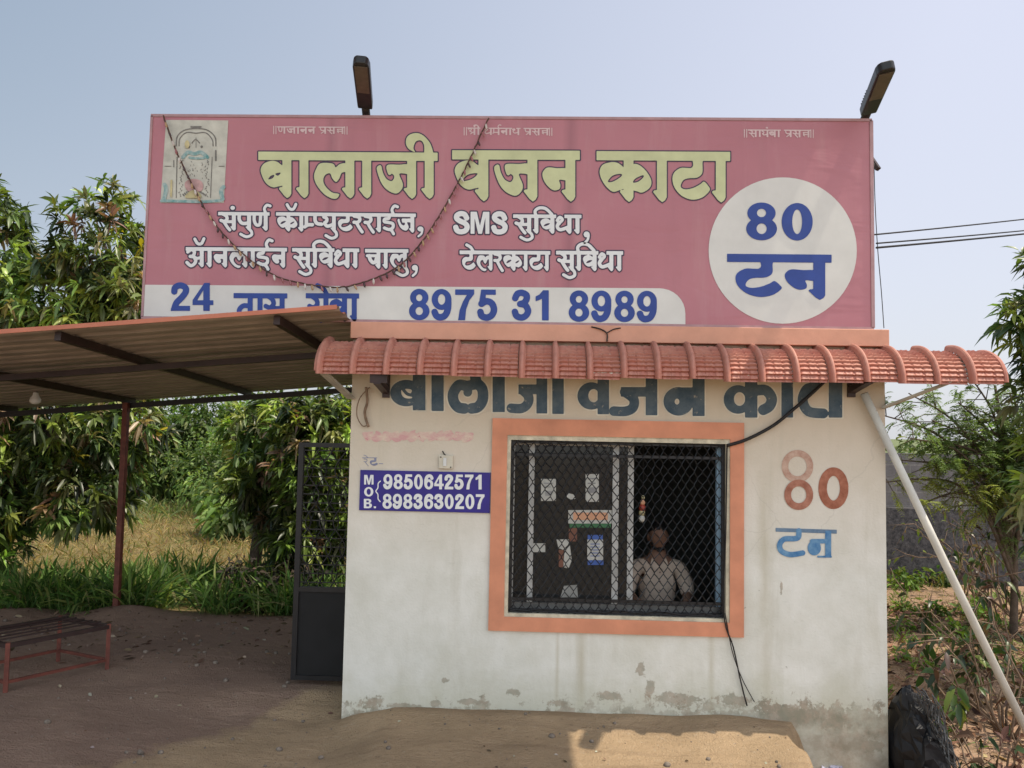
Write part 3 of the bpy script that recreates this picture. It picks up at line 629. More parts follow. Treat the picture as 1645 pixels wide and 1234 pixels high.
ring = lambda cx, cy, rx, ry, w_: [('S', [c9(cx+rx*math.cos(t), cy+ry*math.sin(t)) for t in np.linspace(-.2, 2*PI-.1, 15)], w_/2.474)]
paint('painted_numeral', [ring(745, 567, 50, 52, 26)], worn('pale_brown_paint', (.36, .20, .15), (.52, .38, .30)), house, -.0025, 0, .8)
paint('painted_numeral', [ring(750, 680, 44, 47, 27)], worn('red_brown_paint', (.25, .10, .065), (.42, .20, .14)), house, -.0045, 0, .8)
paint('painted_numeral', [ring(888, 654, 43, 66, 34)], M_RB if False else worn('deep_red_brown_paint', (.24, .085, .05), (.40, .17, .11)), house, -.003, 0, .8)
def c10(x, y): return 1180+x/2.981, 820+y/2.981
tg = [[('P', [c10(*p) for p in ((197, 84), (490, 93), (490, 112), (197, 102))], 0)]]
paint('painted_word', tg, worn('grey_blue_paint', (.10, .16, .24), (.17, .24, .32)), house, -.0025, 0, .7)
tg = [[('S', [c10(*p) for p in ((308, 98), (306, 128), (286, 136), (238, 138), (216, 165), (226, 196), (268, 212), (326, 204))], 26/2.981)], [('P', [c10(*p) for p in ((434, 98), (463, 98), (463, 226), (434, 226))], 0)],
      [('L', [c10(372, 148), c10(440, 148)], 22/2.981), ('C', [c10(*p) for p in ell(382, 180, 32, 36, 14)], 0)], [('L', [c10(400, 222), c10(462, 222)], 3)]]
paint('painted_word', tg, worn('sky_blue_paint', (.055, .16, .33), (.16, .30, .45)), house, -.0045, 0, .7)
# faint small notice: the word for rate, and a washed out pink line
rt = word(['ra', 'e', 'tta'], 582, 606, 735, .14, .0, True, .42, foot=False, tail=0)+[[('L', [(609, 745), (615, 745)], 1.2)]]
paint('painted_rate_note', rt, mat('pencil_blue', (.22, .24, .34), .9), house, -.002, 0, .5)
q = NT('washed_out_pink'); c = q.mix(q.ramp(q.noise(9, 5, .7, (1, 1, 2)), .38, .6), (.62, .52, .42), (.56, .33, .32)); c = q.mix(q.ramp(q.noise(26, 4, .7), .60, .68), c, (.50, .22, .24)); M_WASH = q.done(c, .9, spec=.1)
rr = []
for k in range(12):
    x = 592+k*14.4; rr.append([('C', [(x+rnd.uniform(-3, 3)+9*math.cos(t)*rnd.uniform(.8, 1.25), 700+k*.1+8.5*math.sin(t)*rnd.uniform(.75, 1.2)) for t in np.linspace(0, 5.6, 8)], 0)])
paint('faded_pink_line', rr, M_WASH, house, -.002, 0, 1.0)

# ---------------------------------------------------------------- blue number plate, socket box
Yp = -.012
plate = MB(); pq = [W(579, 755, Yp), W(788, 756, Yp), W(787, 824.5, Yp), W(576.5, 822.5, Yp)]
px0, px1 = (pq[0][0]+pq[3][0])/2, (pq[1][0]+pq[2][0])/2; pz0, pz1 = pq[2][2], pq[0][2]
board = thing('number_plate', 'dark blue plate with white mobile numbers fixed left of the window', 'sign', (float((px0+px1)/2), 0, float(pz0)))
b = MB(); b.box(px0, px1, Yp, -.001, pz0, pz1); b.build('plate', mat('navy_enamel', (.022, .014, .20), .4, .12, 5), board, bevel=.002)
g1 = word(list('9850642571'), 616, 779, 762, .238, .004, False, 1.12); g2 = word(list('8983630207'), 614.5, 780.5, 793.5, .238, .004, False, 1.12)
g3 = word(['M'], 585, 602, 763, .155, 0, False, 1.2)+word(['O'], 585, 601, 782.6, .15, 0, False, 1.2)+word(['B', '.'], 584.5, 604.5, 801.5, .15, 0, False, 1.1)
def c5(x, y): return 560+x/6.854, 660+y/6.854
g4 = [[('S', [c5(*p) for p in ((350, 775), (326, 800), (322, 850), (300, 885), (322, 920), (325, 970), (347, 1000))], 1.7)]]
paint('number_lettering', g1+g2+g3+g4, M_TXTW, board, Yp-.002, 0, .5)
sk = thing('switch_box', 'small cream switch box above the blue number plate', 'switch box', tuple(W(717.5, 752, -.0)))
def c5w(x, y, d): return W(*c5(x, y), d)
b = MB(); a0, a1 = c5w(995, 635, 0), c5w(1155, 490, 0); b.box(a0[0], a1[0], -.022, -.001, a0[2], a1[2]); b.build('box', mat('cream_plastic', (.56, .52, .42), .5, .1), sk, bevel=.004)
b = MB(); a0, a1 = c5w(1042, 610, -.02), c5w(1080, 520, -.02); b.box(a0[0], a1[0], -.030, -.0225, a0[2], a1[2]); b.build('rocker', M_ALU, sk, bevel=.002)
for p in ((1015, 510), (1125, 622)): q = c5w(*p, -.022); b = MB(); b.ball((q[0], -.024, q[2]), .005); b.build('screw', M_WIRE, sk)
wp = c5w(1050, 462, 0); b = MB(); b.tube([(wp[0]-.01, -.006, wp[2]+.012), (wp[0], -.012, wp[2]-.004), (wp[0]+.012, -.006, wp[2]-.018)], .004, 6); b.build('wire_stub', M_WIRE, sk)

# ---------------------------------------------------------------- the big sign on the roof
YS = -.05
sx0, sx1 = -2.858, 2.352; sz0, sz1 = 2.766, 4.256
sign = thing('signboard', 'large pink flex signboard with cream and blue lettering above the office', 'signboard', (float((sx0+sx1)/2), YS, sz0))
b = MB(); b.box(sx0, sx1, YS, YS+.012, sz0, sz1); b.build('flex_sheet', M_FLEX, sign)
fw_ = .03; b = MB()
for (a0, a1, c0, c1) in ((sx0-.012, sx1+.012, sz1-.006, sz1+.014), (sx0-.012, sx1+.012, sz0-.014, sz0+.004), (sx0-.014, sx0+.004, sz0, sz1), (sx1-.004, sx1+.02, sz0, sz1)):
    b.box(a0, a1, YS-.006, YS+.05, c0, c1)
for x in np.linspace(sx0+.03, sx1-.03, 6): b.box(x-.02, x+.02, YS+.0125, YS+.05, sz0, sz1-.01)
for z in (sz0+.35, sz0+.75, sz0+1.1): b.box(sx0, sx1, YS+.0505, YS+.08, z-.02, z+.02)
for x in np.linspace(sx0+1.7, sx1-.03, 4): b.bar((x, YS+.07, sz1-.15), (x, 1.0, ZT+.03), .035)
b.build('back_frame', mat('galvanised_pink_edge', (.40, .24, .25), .5, .15), sign)
b = MB()                                           # white side strip folded back on the right
b.add([(sx1+.021, YS+.0, sz1), (sx1+.021, YS, sz0+.0), (sx1+.075, YS+.25, sz0), (sx1+.03, YS+.25, sz1), (sx1+.017, YS+.004, sz1), (sx1+.017, YS+.004, sz0), (sx1+.07, YS+.254, sz0), (sx1+.026, YS+.254, sz1)],
      [(0, 1, 2, 3), (7, 6, 5, 4), (0, 3, 7, 4), (1, 5, 6, 2), (2, 6, 7, 3), (0, 4, 5, 1)])
b.build('side_strip', mat('white_painted_strip', (.68, .69, .69), .6, .08), sign)
YL = YS-.003
band = [(229.5, 457.5), (1060, 463.2)]+[(1060+41*math.sin(t), 504-40.5*math.cos(t)) for t in np.linspace(.15, PI/2, 8)]+[(1101, 526.2), (227.5, 511.5)]
wbp = [W(p[0], p[1], YL) for p in band]; wbp = [(max(p[0], sx0+.005), p[1], max(p[2], sz0+.005)) for p in wbp]
b = MB(); b.quad(*wbp[::-1]); b.build('white_band', M_WHITEFLEX, sign)
b = MB(); b.quad(*[W(*p, YL) for p in ell(1257.4, 402.6, 119, 117.5, 72)]); b.build('white_disc', M_WHITEFLEX, sign)
# headline
hl = word(['ba', 'aa', 'la', 'aa', 'ja', 'ii'], 416.5, 703, 243.6, .745, .006)
hl += word(['va', 'ja', 'na'], 728, 931.5, 241.4, .82, .004)+word(['ka', 'aa', 'tta', 'aa'], 960, 1173, 242.8, .815, .006)
outlined('headline_lettering', hl, M_CREAM, M_OUT, sign, YL, 1.9, 1.0)
M1 = [word(['sa', 'anu', 'pa', 'u', 'nna', 'reph'], 351, 433, 340.5, .30, .008)+word(['ka', 'candra', 'aa', 'mh', 'ph', 'ya', 'u', 'tta', 'ra', 'ra', 'aa', 'i', 'reph', 'ja'], 444, 668, 341, .31, .01)+word(['comma'], 669, 681, 345, .31, 0, False),
 word(['a', 'candra', 'aa', 'na', 'la', 'aa', 'i', 'reph', 'na'], 299, 461, 397, .325, .008)+word(['sa', 'u', 'i_sign', 'va', 'dha', 'aa'], 470, 577, 398.5, .32, .008)+word(['ca', 'aa', 'la', 'u'], 587, 656, 400, .32, .006)+word(['comma'], 660, 672, 405, .34, 0, False),
 word(['S', 'M', 'S'], 729, 817, 340, .355, .006, False, 1.15)+word(['sa', 'u', 'i_sign', 'va', 'dha', 'aa'], 825, 934, 344.5, .31, .006)+word(['comma'], 936, 948, 350, .36, 0, False),
 word(['tta', 'e', 'la', 'ra', 'ka', 'aa', 'tta', 'aa'], 739, 884, 402.5, .325, .006)+word(['sa', 'u', 'i_sign', 'va', 'dha', 'aa'], 894, 1001, 403, .325, .006)]
for g_ in M1: outlined('service_lettering', g_, M_TXTW, M_OUT, sign, YL, 2.0, .7)
m2 = word(['2', '4'], 273.5, 345, 454.5, .45, -.0, False, 1.15)+word(['ta', 'aa', 'sa'], 376, 461.5, 470.8, .46, .006)+word(['sa', 'e', 'va', 'aa'], 492, 577, 471, .46, .006)
m2b = word(list('8975'), 657, 803, 464.5, .495, .006, False, 1.1)+word(list('31'), 822, 893, 466, .485, .006, False, 1.1)+word(list('8989'), 913.5, 1060, 467, .495, .006, False, 1.1)
paint('hours_lettering', m2, M_BLUE, sign, YL-.003, 0, .8); paint('telephone_lettering', m2b, M_BLUE, sign, YL-.003, 0, .8)
def c3(x, y): return 1120+x/4.936, 280+y/4.936
m3 = [[('C', [c3(*p) for p in ell(510, 308, 112, 84)], 0), ('C', [c3(*p) for p in ell(511, 432, 122, 92)], 0), ('D', [c3(*p) for p in ell(510, 307, 36, 33, 16)], 0), ('D', [c3(*p) for p in ell(511, 432, 40, 42, 16)], 0)],
      [('C', [c3(*p) for p in ell(793, 377, 123, 149)], 0), ('D', [c3(*p) for p in ell(793, 377, 39, 97)], 0)]]
m3 += word(['tta', 'na'], 1170, 1336, 407.8, .73, .008, tail=10)
paint('capacity_lettering', m3, M_BLUE, sign, YL-.003, 0, .9)
M4 = [word(['danda', 'danda', 'nna', 'ja', 'aa', 'na', 'na', 'sp', 'pra', 'sa', 'nn', 'danda', 'danda'], 438, 561, 203, .12, .006, True, .85, foot=False)]
M4.append(word(['danda', 'danda', 'shra', 'ii', 'sp', 'dha', 'ma', 'reph', 'na', 'aa', 'tha', 'sp', 'pra', 'sa', 'nn', 'danda', 'danda'], 744, 890, 205, .12, .006, True, .85, foot=False))
M4.append(word(['danda', 'danda', 'sa', 'aa', 'ya', 'anu', 'ba', 'aa', 'sp', 'pra', 'sa', 'nn', 'danda', 'danda'], 1194, 1310, 208, .125, .006, True, .85, foot=False))
for g_ in M4: paint('blessing_lettering', g_, M_PALEPINK, sign, YL, 0, .45)
# printed picture panel: a generic arched shrine front
def c4(x, y): return 250+x/7.71, 180+y/7.71
pic = shape('picture_panel', [c4(*p) for p in ((60, 1125), (845, 1125), (900, 105), (130, 98))], mat('picture_paper', (.52, .52, .45), .6, .15, 9), sign, YL)
mg = mat('picture_grey_ink', (.20, .19, .17), .6, .3, 30); mgr = mat('picture_teal_ink', (.08, .24, .24), .6, .5, 30, c2=(.40, .48, .46)); mpk = mat('picture_rose_ink', (.48, .30, .29), .6, .2, 20); myl = mat('picture_gold_ink', (.50, .44, .24), .6, .2, 20)
S4 = lambda pts, w_: [('S', [c4(*p) for p in pts], w_/7.71)]
L4 = lambda pts, w_: [('L', [c4(*p) for p in pts], w_/7.71)]
ink = [S4([(255, 420), (270, 300), (360, 225), (500, 205), (640, 225), (735, 310), (745, 420)], 16), S4([(290, 420), (300, 330), (380, 255), (500, 262), (620, 258), (700, 340), (712, 420)], 14), L4([(440, 185), (560, 185)], 22),
       L4([(265, 560), (255, 1060)], 12), L4([(700, 560), (680, 1060)], 12), L4([(225, 600), (225, 680)], 12), L4([(745, 480), (745, 600)], 20), L4([(115, 672), (190, 672)], 10), L4([(785, 672), (850, 672)], 10)]
for k in range(40):
    side = k % 2; y = 600+(k//2)*23; x = (318 if side == 0 else 640)+rnd.uniform(-24, 24); ink.append(L4([(x, y), (x+rnd.uniform(-16, 16), y+rnd.uniform(8, 16))], 10))
for k in range(22): x, y = rnd.uniform(400, 590), rnd.uniform(610, 820); ink.append(L4([(x, y), (x+rnd.uniform(-14, 14), y+12)], 7))
for k in range(14): t = k/13*PI; ink.append(L4([(340+t*85, 1020-60*math.sin(t)), (350+t*85, 1035-60*math.sin(t))], 18))
ink += [S4([(450, 385), (495, 340), (545, 385)], 14), L4([(500, 320), (500, 440)], 8), [('C', [c4(*p) for p in ell(410, 432, 16, 16, 10)], 0)], [('C', [c4(*p) for p in ell(570, 430, 16, 16, 10)], 0)]]
paint('picture_line', ink, mg, pic, YL-.002, 0, .4)
tl = [S4([(100, 1090), (130, 960), (110, 900)], 50), S4([(830, 1080), (810, 980), (840, 930)], 50), S4([(70, 1100), (300, 1105), (560, 1112), (820, 1095)], 34), S4([(340, 560), (400, 500), (480, 520), (560, 500), (640, 560)], 46), S4([(420, 565), (500, 575), (600, 570)], 30)]
paint('picture_garland', tl, mgr, pic, YL-.004, 0, .5)
paint('picture_cloth', [[('C', [c4(*p) for p in ((360, 880), (440, 830), (540, 840), (590, 900), (560, 980), (400, 980))], 0)]], mpk, pic, YL-.006, 0, .6)
for g_ in ([('C', [c4(*p) for p in ((370, 1060), (400, 1000), (470, 965), (540, 1000), (560, 1060))], 0)], [('C', [c4(*p) for p in ell(390, 400, 30, 50, 12)], 0)], L4([(195, 850), (190, 1040)], 26)): paint('picture_base', [g_], myl, pic, YL-.008, 0, .6)

# ---------------------------------------------------------------- street lamps on the sign
def lamp(name, label, base, axis_dir, side, head_len, hw, hd):
    t = thing(name, label, 'street lamp', tuple(base), 'lamps above the signboard')
    d = np.array(axis_dir, float); d /= np.linalg.norm(d); s = np.array(side, float); s -= d*s.dot(d); s /= np.linalg.norm(s); n = np.cross(s, d)
    P = lambda a, u, v: np.array(base)+d*a+s*u+n*v
    b = MB(); b.tube([P(-.25, 0, 0), P(.10, 0, 0)], .03, 12); b.build('arm', M_LAMP, t, smooth=True)
    def slab(a0, a1, w0, w1, v0, v1, rounded):
        m = MB(); out = []
        prof = [(a0, w0), (a0+.03, w0*1.03), (a1-.06, w1), (a1-.02, w1*.86), (a1, w1*.55)] if rounded else [(a0, w0), (a1, w1)]
        for v in (v0, v1):
            for a, u in prof: out.append(P(a, -u, v))
            for a, u in prof[::-1]: out.append(P(a, u, v))
        k = 2*len(prof); m.add(out, [tuple(range(k))[::-1], tuple(range(k, 2*k))]+[(i, (i+1) % k, k+(i+1) % k, k+i) for i in range(k)]); return m
    slab(.08, .08+head_len, hw*.92, hw, -hd/2, hd/2, True).build('housing', M_LAMP, t, bevel=.008)
    slab(.08+head_len*.38, .08+head_len*.93, hw*.74, hw*.76, hd/2+.0005, hd/2+.006, False).build('lens', M_LENS, t)
    mm = MB()
    for k in range(6): a = .12+head_len*.06*k; mm.add([P(a, -hw*.8, -hd/2-.0005), P(a, hw*.8, -hd/2-.0005), P(a, hw*.8, -hd/2-.02), P(a, -hw*.8, -hd/2-.02), P(a+.01, -hw*.8, -hd/2-.0005), P(a+.01, hw*.8, -hd/2-.0005), P(a+.01, hw*.8, -hd/2-.02), P(a+.01, -hw*.8, -hd/2-.02)], [(0, 1, 2, 3), (7, 6, 5, 4), (3, 2, 6, 7), (0, 3, 7, 4), (1, 5, 6, 2)])
    mm.build('cooling_fin', M_LAMP, t)
    return t
lb = W(588, 180, .02); la = W(580, 98, -.55)
lamp('street_lamp', 'street lamp head seen from below above the middle left of the sign', lb, la-lb, (1, 0, 0), float(np.linalg.norm(la-lb))-.06, .057, .06)
rb = W(1391, 186, .06); ra_ = W(1424, 107, -.66)
lamp('street_lamp', 'street lamp head tilted sideways at the right corner of the sign', rb, ra_-rb, (.62, .78, .05), float(np.linalg.norm(ra_-rb))-.06, .057, .06)

# ---------------------------------------------------------------- tiled awning
AX0, AX1, NT_ = float(W(507, 600, -.31)[0]), float(W(1612, 607, -.31)[0]), 20
az1, az0 = 2.60, float(W(1000, 606, -.31)[2])
aw = thing('tiled_awning', 'terracotta tile pattern plastic awning running across the top of the wall', 'awning', (AX0, 0, az0))
sw = (AX1-AX0)/NT_
def tile():
    nu, nv = 32, 92; vs = []; mo = MB()
    for j in range(nv+1):
        t = j/nv
        a = t*PI/2*1.03; py_, pz_ = -.31*math.sin(a)**.9 if a < PI/2 else -.31*math.sin(a), az0+(az1-az0)*max(math.cos(a), -.05)
        ny, nz_ = -math.sin(a)*.26, math.cos(a)*.36; L = math.hypot(ny, nz_); ny /= L; nz_ /= L
        for i in range(nu+1):
            u = i/nu; h = 0
            if u < .20: h = .048*max(0, math.sin(PI*min(1, u/.20)))**.45
            elif t > .16:
                row = (t*11.5) % 1; c = ((u-.20)/.80*3) % 1
                h = .020*row**.8-.006+(.003 if .10 < c < .90 else -.002)+.0015*math.sin(37*u+11*t)
            else: h = .004
            vs.append((AX0+u*sw, py_+ny*h, pz_+nz_*h))
    fs = [(j*(nu+1)+i, j*(nu+1)+i+1, (j+1)*(nu+1)+i+1, (j+1)*(nu+1)+i) for j in range(nv) for i in range(nu)]
    mo.add(vs, [f[::-1] for f in fs]); mo.m = 1
    us = []
    for j in range(17):
        a = j/16*PI/2*1.02
        for i in (0, 1): us.append((AX0+i*sw, -.298*math.sin(a), az0+.002+(az1-az0-.02)*max(math.cos(a), -.05)))
    mo.add(us, [(j*2, j*2+1, j*2+3, j*2+2) for j in range(16)])
    return mo.build('tile_panel', [M_TILE, M_TILEUND], aw, origin=(AX0, 0, az0))
t0 = tile(); t0.location = (0, 0, 0)
for k in range(1, NT_):
    c = t0.copy(); COL.objects.link(c); c.parent = aw; c.location = (k*sw, rnd.uniform(-.008, .008), rnd.uniform(-.006, .006)); c.rotation_euler = (rnd.uniform(-.012, .012), 0, rnd.uniform(-.006, .006))
for x in (AX0-.004, AX1):
    b = MB()
    prof = [(x, -.31*math.sin(a), az0+(az1-az0)*math.cos(a)) for a in np.linspace(0, PI/2, 13)]+[(x, 0, az0)]
    b.quad(*prof[:-1][::-1]+[(x, -.02, az1-.16)])
    b.tube([(x+.01, p[1]-.012, p[2]+.008) for p in prof[:-1]], .016, 8)
    b.build('end_rib', M_TILE, aw)
for q in ((-.298, -.275, az0+.003, az0+.03), (-.20, -.175, az0+.15, az0+.18)): b = MB(); b.box(AX0+.02, AX1-.02, *q); b.build('batten', M_TILEUND, aw)
for xa, xb in ((AX0+.03, XL+.0), (AX1-.32, XR-.02)):
    b = MB(); b.bar((xa, -.285, az0+.012), (xb, -.012, 2.205), .065, .016); b.build('support_lath', mat('weathered_lath', (.40, .38, .32), .85, .25, 9), aw)
for pb, pf in (((621, 628), -1), ((1366, 627), 1)):
    p = W(*pb, 0); b = MB(); x = float(p[0]); z = float(p[2])
    b.box(x-.025, x+.025, -.03, -.002, z-.05, min(z+.16, lz0-.01)); b.bar((x, -.03, z), (x+.01*pf, -.29, z+.055), .05, .045); b.box(x-.06, x+.06, -.295, -.245, z+.04, az0+.0)
    b.build('bracket', M_DKSTEEL, aw)

# ---------------------------------------------------------------- tin canopy on the left
can = thing('tin_canopy', 'low sloping tin sheet canopy on red steel posts left of the office', 'canopy', (-4.5, 1.5, 0))
def cz(x, y): return 2.792+.088*(x+1.33)-.062*(y+.424)
CX0, CX1, CY0, CY1 = -8.6, -1.345, -.424, 3.35
b = MB(); n = 190; ys = np.linspace(CY0, CY1, n); xs = np.linspace(CX0, CX1, 9)
def rib(y):
    p = (y/.19) % 1; return .022*min(1, max(0, (abs(p-.5)-.30)/.08)) if True else 0
top = [(x, y, cz(x, y)+rib(y)) for y in ys for x in xs]; bot = [(x, y, cz(x, y)+rib(y)-.003) for y in ys for x in xs]
m_ = len(xs); fs = [(j*m_+i, j*m_+i+1, (j+1)*m_+i+1, (j+1)*m_+i) for j in range(n-1) for i in range(m_-1)]
b.add(top, fs); b.m = 1; b.add(bot, [f[::-1] for f in fs])
b.build('roof_sheet', [M_SHEETTOP, M_SHEETBOT], can)
b = MB(); b.bar((CX0, CY0-.006, cz(CX0, CY0)+.008), (CX1, CY0-.006, cz(CX1, CY0)+.008), .01, .03); b.build('edge_trim', M_SHEETTOP, can)
for x in (-1.77, -3.28, -4.62, -6.0, -7.4):
    b = MB(); b.bar((x, CY0+.06, cz(x, CY0+.06)-.036), (x, CY1-.15, cz(x, CY1-.15)-.036), .045, .06); b.build('rafter', M_DKSTEEL, can)
for y in (.75,):
    b = MB(); b.bar((CX0+.1, y, cz(CX0+.1, y)-.096), (CX1, y, cz(CX1, y)-.096), .05, .05); b.build('purlin', M_DKSTEEL, can)
b = MB(); yb = 3.05; b.bar((CX0+.1, yb, cz(CX0+.1, yb)-.10), (-1.34, yb, cz(-1.34, yb)-.10), .05, .06); b.build('eave_beam', M_BLACKMET, can)
for x in (-4.6, -7.9):
    b = MB(); b.box(x-.029, x+.029, 2.97, 3.03, -.45, cz(x, 3)-.07); b.build('post', M_RUST, can)
b = MB(); b.box(-7.95, -7.85, -.30, -.23, -.2, cz(-7.9, -.3)-.07); b.build('post', M_RUST, can)
# bulb
bp = W(57, 640, 2.2)
bulb = thing('light_bulb', 'white bulb hanging from the tin canopy at far left', 'bulb', tuple(map(float, bp)))
b = MB(); x, y, z = bp; q = [(0, -.062), (.03, -.058), (.05, -.04), (.054, -.02), (.045, .005), (.028, .035), (.022, .06)]
b.add([(x+r*math.cos(t), y+r*math.sin(t), z+h) for r, h in q for t in np.linspace(0, 2*PI, 13)[:-1]], [(i*12+k, i*12+(k+1) % 12, (i+1)*12+(k+1) % 12, (i+1)*12+k) for i in range(6) for k in range(12)])
b.build('glass', mat('opal_bulb', (.75, .76, .74), .25, .03), bulb, smooth=True)
b = MB(); b.tube([(x, y, z+.055), (x, y, z+.11)], .02, 10); b.build('holder', M_LAMP, bulb)
b = MB(); b.tube([(x, y, z+.1), (x+.01, y, z+.17), (x+.05, y+.05, cz(x, y)-.005)], .004, 6); b.build('flex_cord', M_WIRE, bulb)

# ---------------------------------------------------------------- steel stand (bench) on the left
st = thing('steel_bench', 'low red steel frame bench with slatted top under the canopy', 'bench', (-3.9, .5, 0))
Lg = [np.array(p, float) for p in ((-3.86, .16, 0), (-3.44, .76, 0), (-3.84, .92, 0), (-4.40, .36, 0))]
Lg[3] = Lg[0]+(Lg[2]-Lg[1])*1.35; Lg[2] = Lg[1]+(Lg[3]-Lg[0])
H = .36
for k, p in enumerate(Lg):
    b = MB(); g = gz(p[0], p[1]); b.bar((p[0], p[1], g-.03), (p[0], p[1], H), .03, .03, (1, .5, 0)); b.build('leg', M_RUST, st)
b = MB()
for k in range(4): b.bar((*Lg[k][:2], H-.02), (*Lg[(k+1) % 4][:2], H-.02), .03, .032)
b.build('top_frame', M_DKSTEEL, st)
b = MB()
for k in range(1, 6): 
    t = k/6; a = Lg[0]*(1-t)+Lg[3]*t; c = Lg[1]*(1-t)+Lg[2]*t; b.bar((*a[:2], H+.008), (*c[:2], H+.008), .014, .010)
b.build('seat_slats', M_DKSTEEL, st)
b = MB()
for k in range(4): b.bar((*Lg[k][:2], .075), (*Lg[(k+1) % 4][:2], .075), .022)
b.build('lower_rail', M_RUST, st)

# ---------------------------------------------------------------- cables and small hung things
def cable(name, label, pts, r, m=M_WIRE, n=7):
    b = MB(); p = smooth_pts([np.array(q, float) for q in pts], False, 6); o = tuple(map(float, p[0])); b.tube(p, r, n)
    return tag(b.build(name, m, None, True, origin=o), label, 'cable')
cable('power_cable', 'thick black cable drooping from the window corner up to the awning', [W(1168, 716, -.03), W(1200, 706, -.035), W(1242, 684, -.035), W(1272, 660, -.04), W(1300, 636, -.04), W(1330, 608, -.06)], .012)
cable('thin_wire', 'dark wire hanging from the window corner down the wall', [W(1168, 716, -.03), W(1166, 850, -.03), W(1163, 985, -.03), W(1178, 1040, -.03), W(1190, 1095, -.02), W(1200, 1134, -.02)], .005)
cable('thin_wire', 'second thinner wire splaying beside the dark one below the window', [W(1165, 985, -.03), W(1176, 1045, -.02), W(1192, 1090, -.02), W(1212, 1128, -.02)], .0032)
cable('hanging_wire', 'brown looped wire hanging under the left end of the awning', [W(594, 622, -.03), W(578, 640, -.03), W(573, 665, -.03), W(582, 684, -.03), W(592, 682, -.03)], .004, M_DRYTWIG)
cable('frayed_rope', 'short frayed brown cord hanging from the left awning bracket', [W(588, 622, -.05), W(590, 645, -.03), W(586, 664, -.03), W(592, 686, -.03)], .010, M_DRYTWIG)
cable('ledge_wire', 'short dark wire lying bent over the peach ledge', [W(950, 525, -.085), W(965, 529, -.09), W(975, 536, -.09), W(975, 549, -.09)], .005)
cable('ledge_wire', 'thin wire rising right from the bend on the peach ledge', [W(975, 535, -.09), W(986, 529, -.088), W(997, 527, -.085)], .004)
for k, (p, q) in enumerate((((1405, 377), (1660, 347)), ((1408, 391), (1660, 366)), ((1408, 398), (1660, 371)))):
    lab = ['topmost service wire running right from the sign edge', 'middle service wire running right from the sign edge', 'lowest thickest service wire running right from the sign edge'][k]
    a = W(*p, .1); c = W(q[0]+30, q[1]-3, 2.2); c2 = a+(c-a)*2.2
    pts = [a+(c2-a)*t-np.array([0, 0, .02*(4*t*(1-t))]) for t in np.linspace(0, 1, 14)]
    tag(cable('overhead_wire', lab, pts, .006 if k < 2 else .008), group='service wires to the sign')
cable('drop_wire', 'thin wire hanging down beside the right edge of the sign', [W(1404, 262, -.02), W(1406, 330, -.02), W(1410, 400, -.02), W(1416, 470, -.02), W(1420, 527, -.09)], .003)
b = MB(); a = W(1396, 250, .06); c = W(1411, 272, .0); b.bar(a, c, .03, .03); tag(b.build('angle_stub', M_DKSTEEL, origin=tuple(map(float, a))), 'short dark steel stub sticking out from the right edge of the sign', 'steel stub')
# string of little lights
YB = YS-.03
key = [(262, 186), (275, 222), (290, 258), (308, 295), (330, 336), (358, 375), (395, 412), (440, 442), (490, 456), (530, 461), (560, 460), (600, 448), (640, 428), (672, 396), (700, 356), (728, 308), (752, 262), (770, 222), (785, 190)]
cur = smooth_pts([np.array(p, float) for p in key], False, 8)
ls = thing('light_string', 'string of small festive bulbs sagging in a loop across the sign', 'light string', tuple(map(float, W(262, 186, YB))))
b = MB(); b.tube([W(p[0]+rnd.uniform(-.6, .6), p[1]+rnd.uniform(-.6, .6), YB) for p in cur], .006, 6); b.build('cord', mat('brown_twisted_cord', (.10, .055, .04), .8, .3, 30), ls)
M_BULBS = [mat('festive_bulb_'+n_, c_, .25, .1) for n_, c_ in (('clear', (.55, .50, .45)), ('dark', (.06, .03, .03)), ('rose', (.30, .12, .12)), ('amber', (.40, .26, .14)))]
acc = 0
for i in range(1, len(cur)):
    acc += np.linalg.norm(cur[i]-cur[i-1])
    if acc > 11:
        acc = 0; p = W(*cur[i], YB-.004); a = rnd.uniform(-.6, .6); d = np.array([math.sin(a)*.5+.3, -.1, -1]); d /= np.linalg.norm(d)
        b = MB(); b.tube([p, p+d*.012, p+d*.03, p+d*.042], [.005, .008, .0085, .002], 6); b.build('bulb', rnd.choice(M_BULBS), ls)

# leaning pipe
pa, pb_ = W(1388, 632, -.06), WZ(1652, 1180, -.0)
dpp = (pb_-pa); pe = pa+dpp*1.12
pipe = MB(); pipe.tube([pa, pa+dpp*.5+np.array([0, 0, -.012]), pe], .027, 14)
tag(pipe.build('leaning_pipe', M_PVC, None, True, origin=tuple(map(float, pe))), 'dusty white pipe leaning diagonally from the right wall top to the ground', 'pipe')

# ---------------------------------------------------------------- inside the office
dk = thing('desk', 'dark desk standing behind the window sill inside the office', 'desk', (1.0, .55, .06))
b = MB(); b.box(.15, 1.9, .36, .80, .60, .64); b.build('desk_top', M_BLACKMET, dk, bevel=.004)
for x, y in ((.2, .40), (1.85, .40), (.2, .76), (1.85, .76)):
    b = MB(); b.box(x-.025, x+.025, y-.025, y+.025, .06, .60); b.build('leg', M_BLACKMET, dk)
orn = thing('hanging_ornament', 'small gold and red ornament hanging inside the open window pane', 'ornament', tuple(map(float, W(1033, 800, .2))))
for k, (dy, r, m_) in enumerate(((-13, .014, myl), (-5, .020, M_ORANGE), (4, .026, mat('red_bead', (.35, .05, .03), .4)), (12, .024, myl), (21, .026, M_PAPER))):
    p = W(1033-k*.6, 812+dy, .2); b = MB(); b.ball(p, r, r, r*1.15); b.build('bead', m_, orn, True)
p0 = W(1033, 800, .2); b = MB(); b.tube([p0, (p0[0], p0[1], wtp+.05)], .002, 5); b.build('thread', M_WIRE, orn)

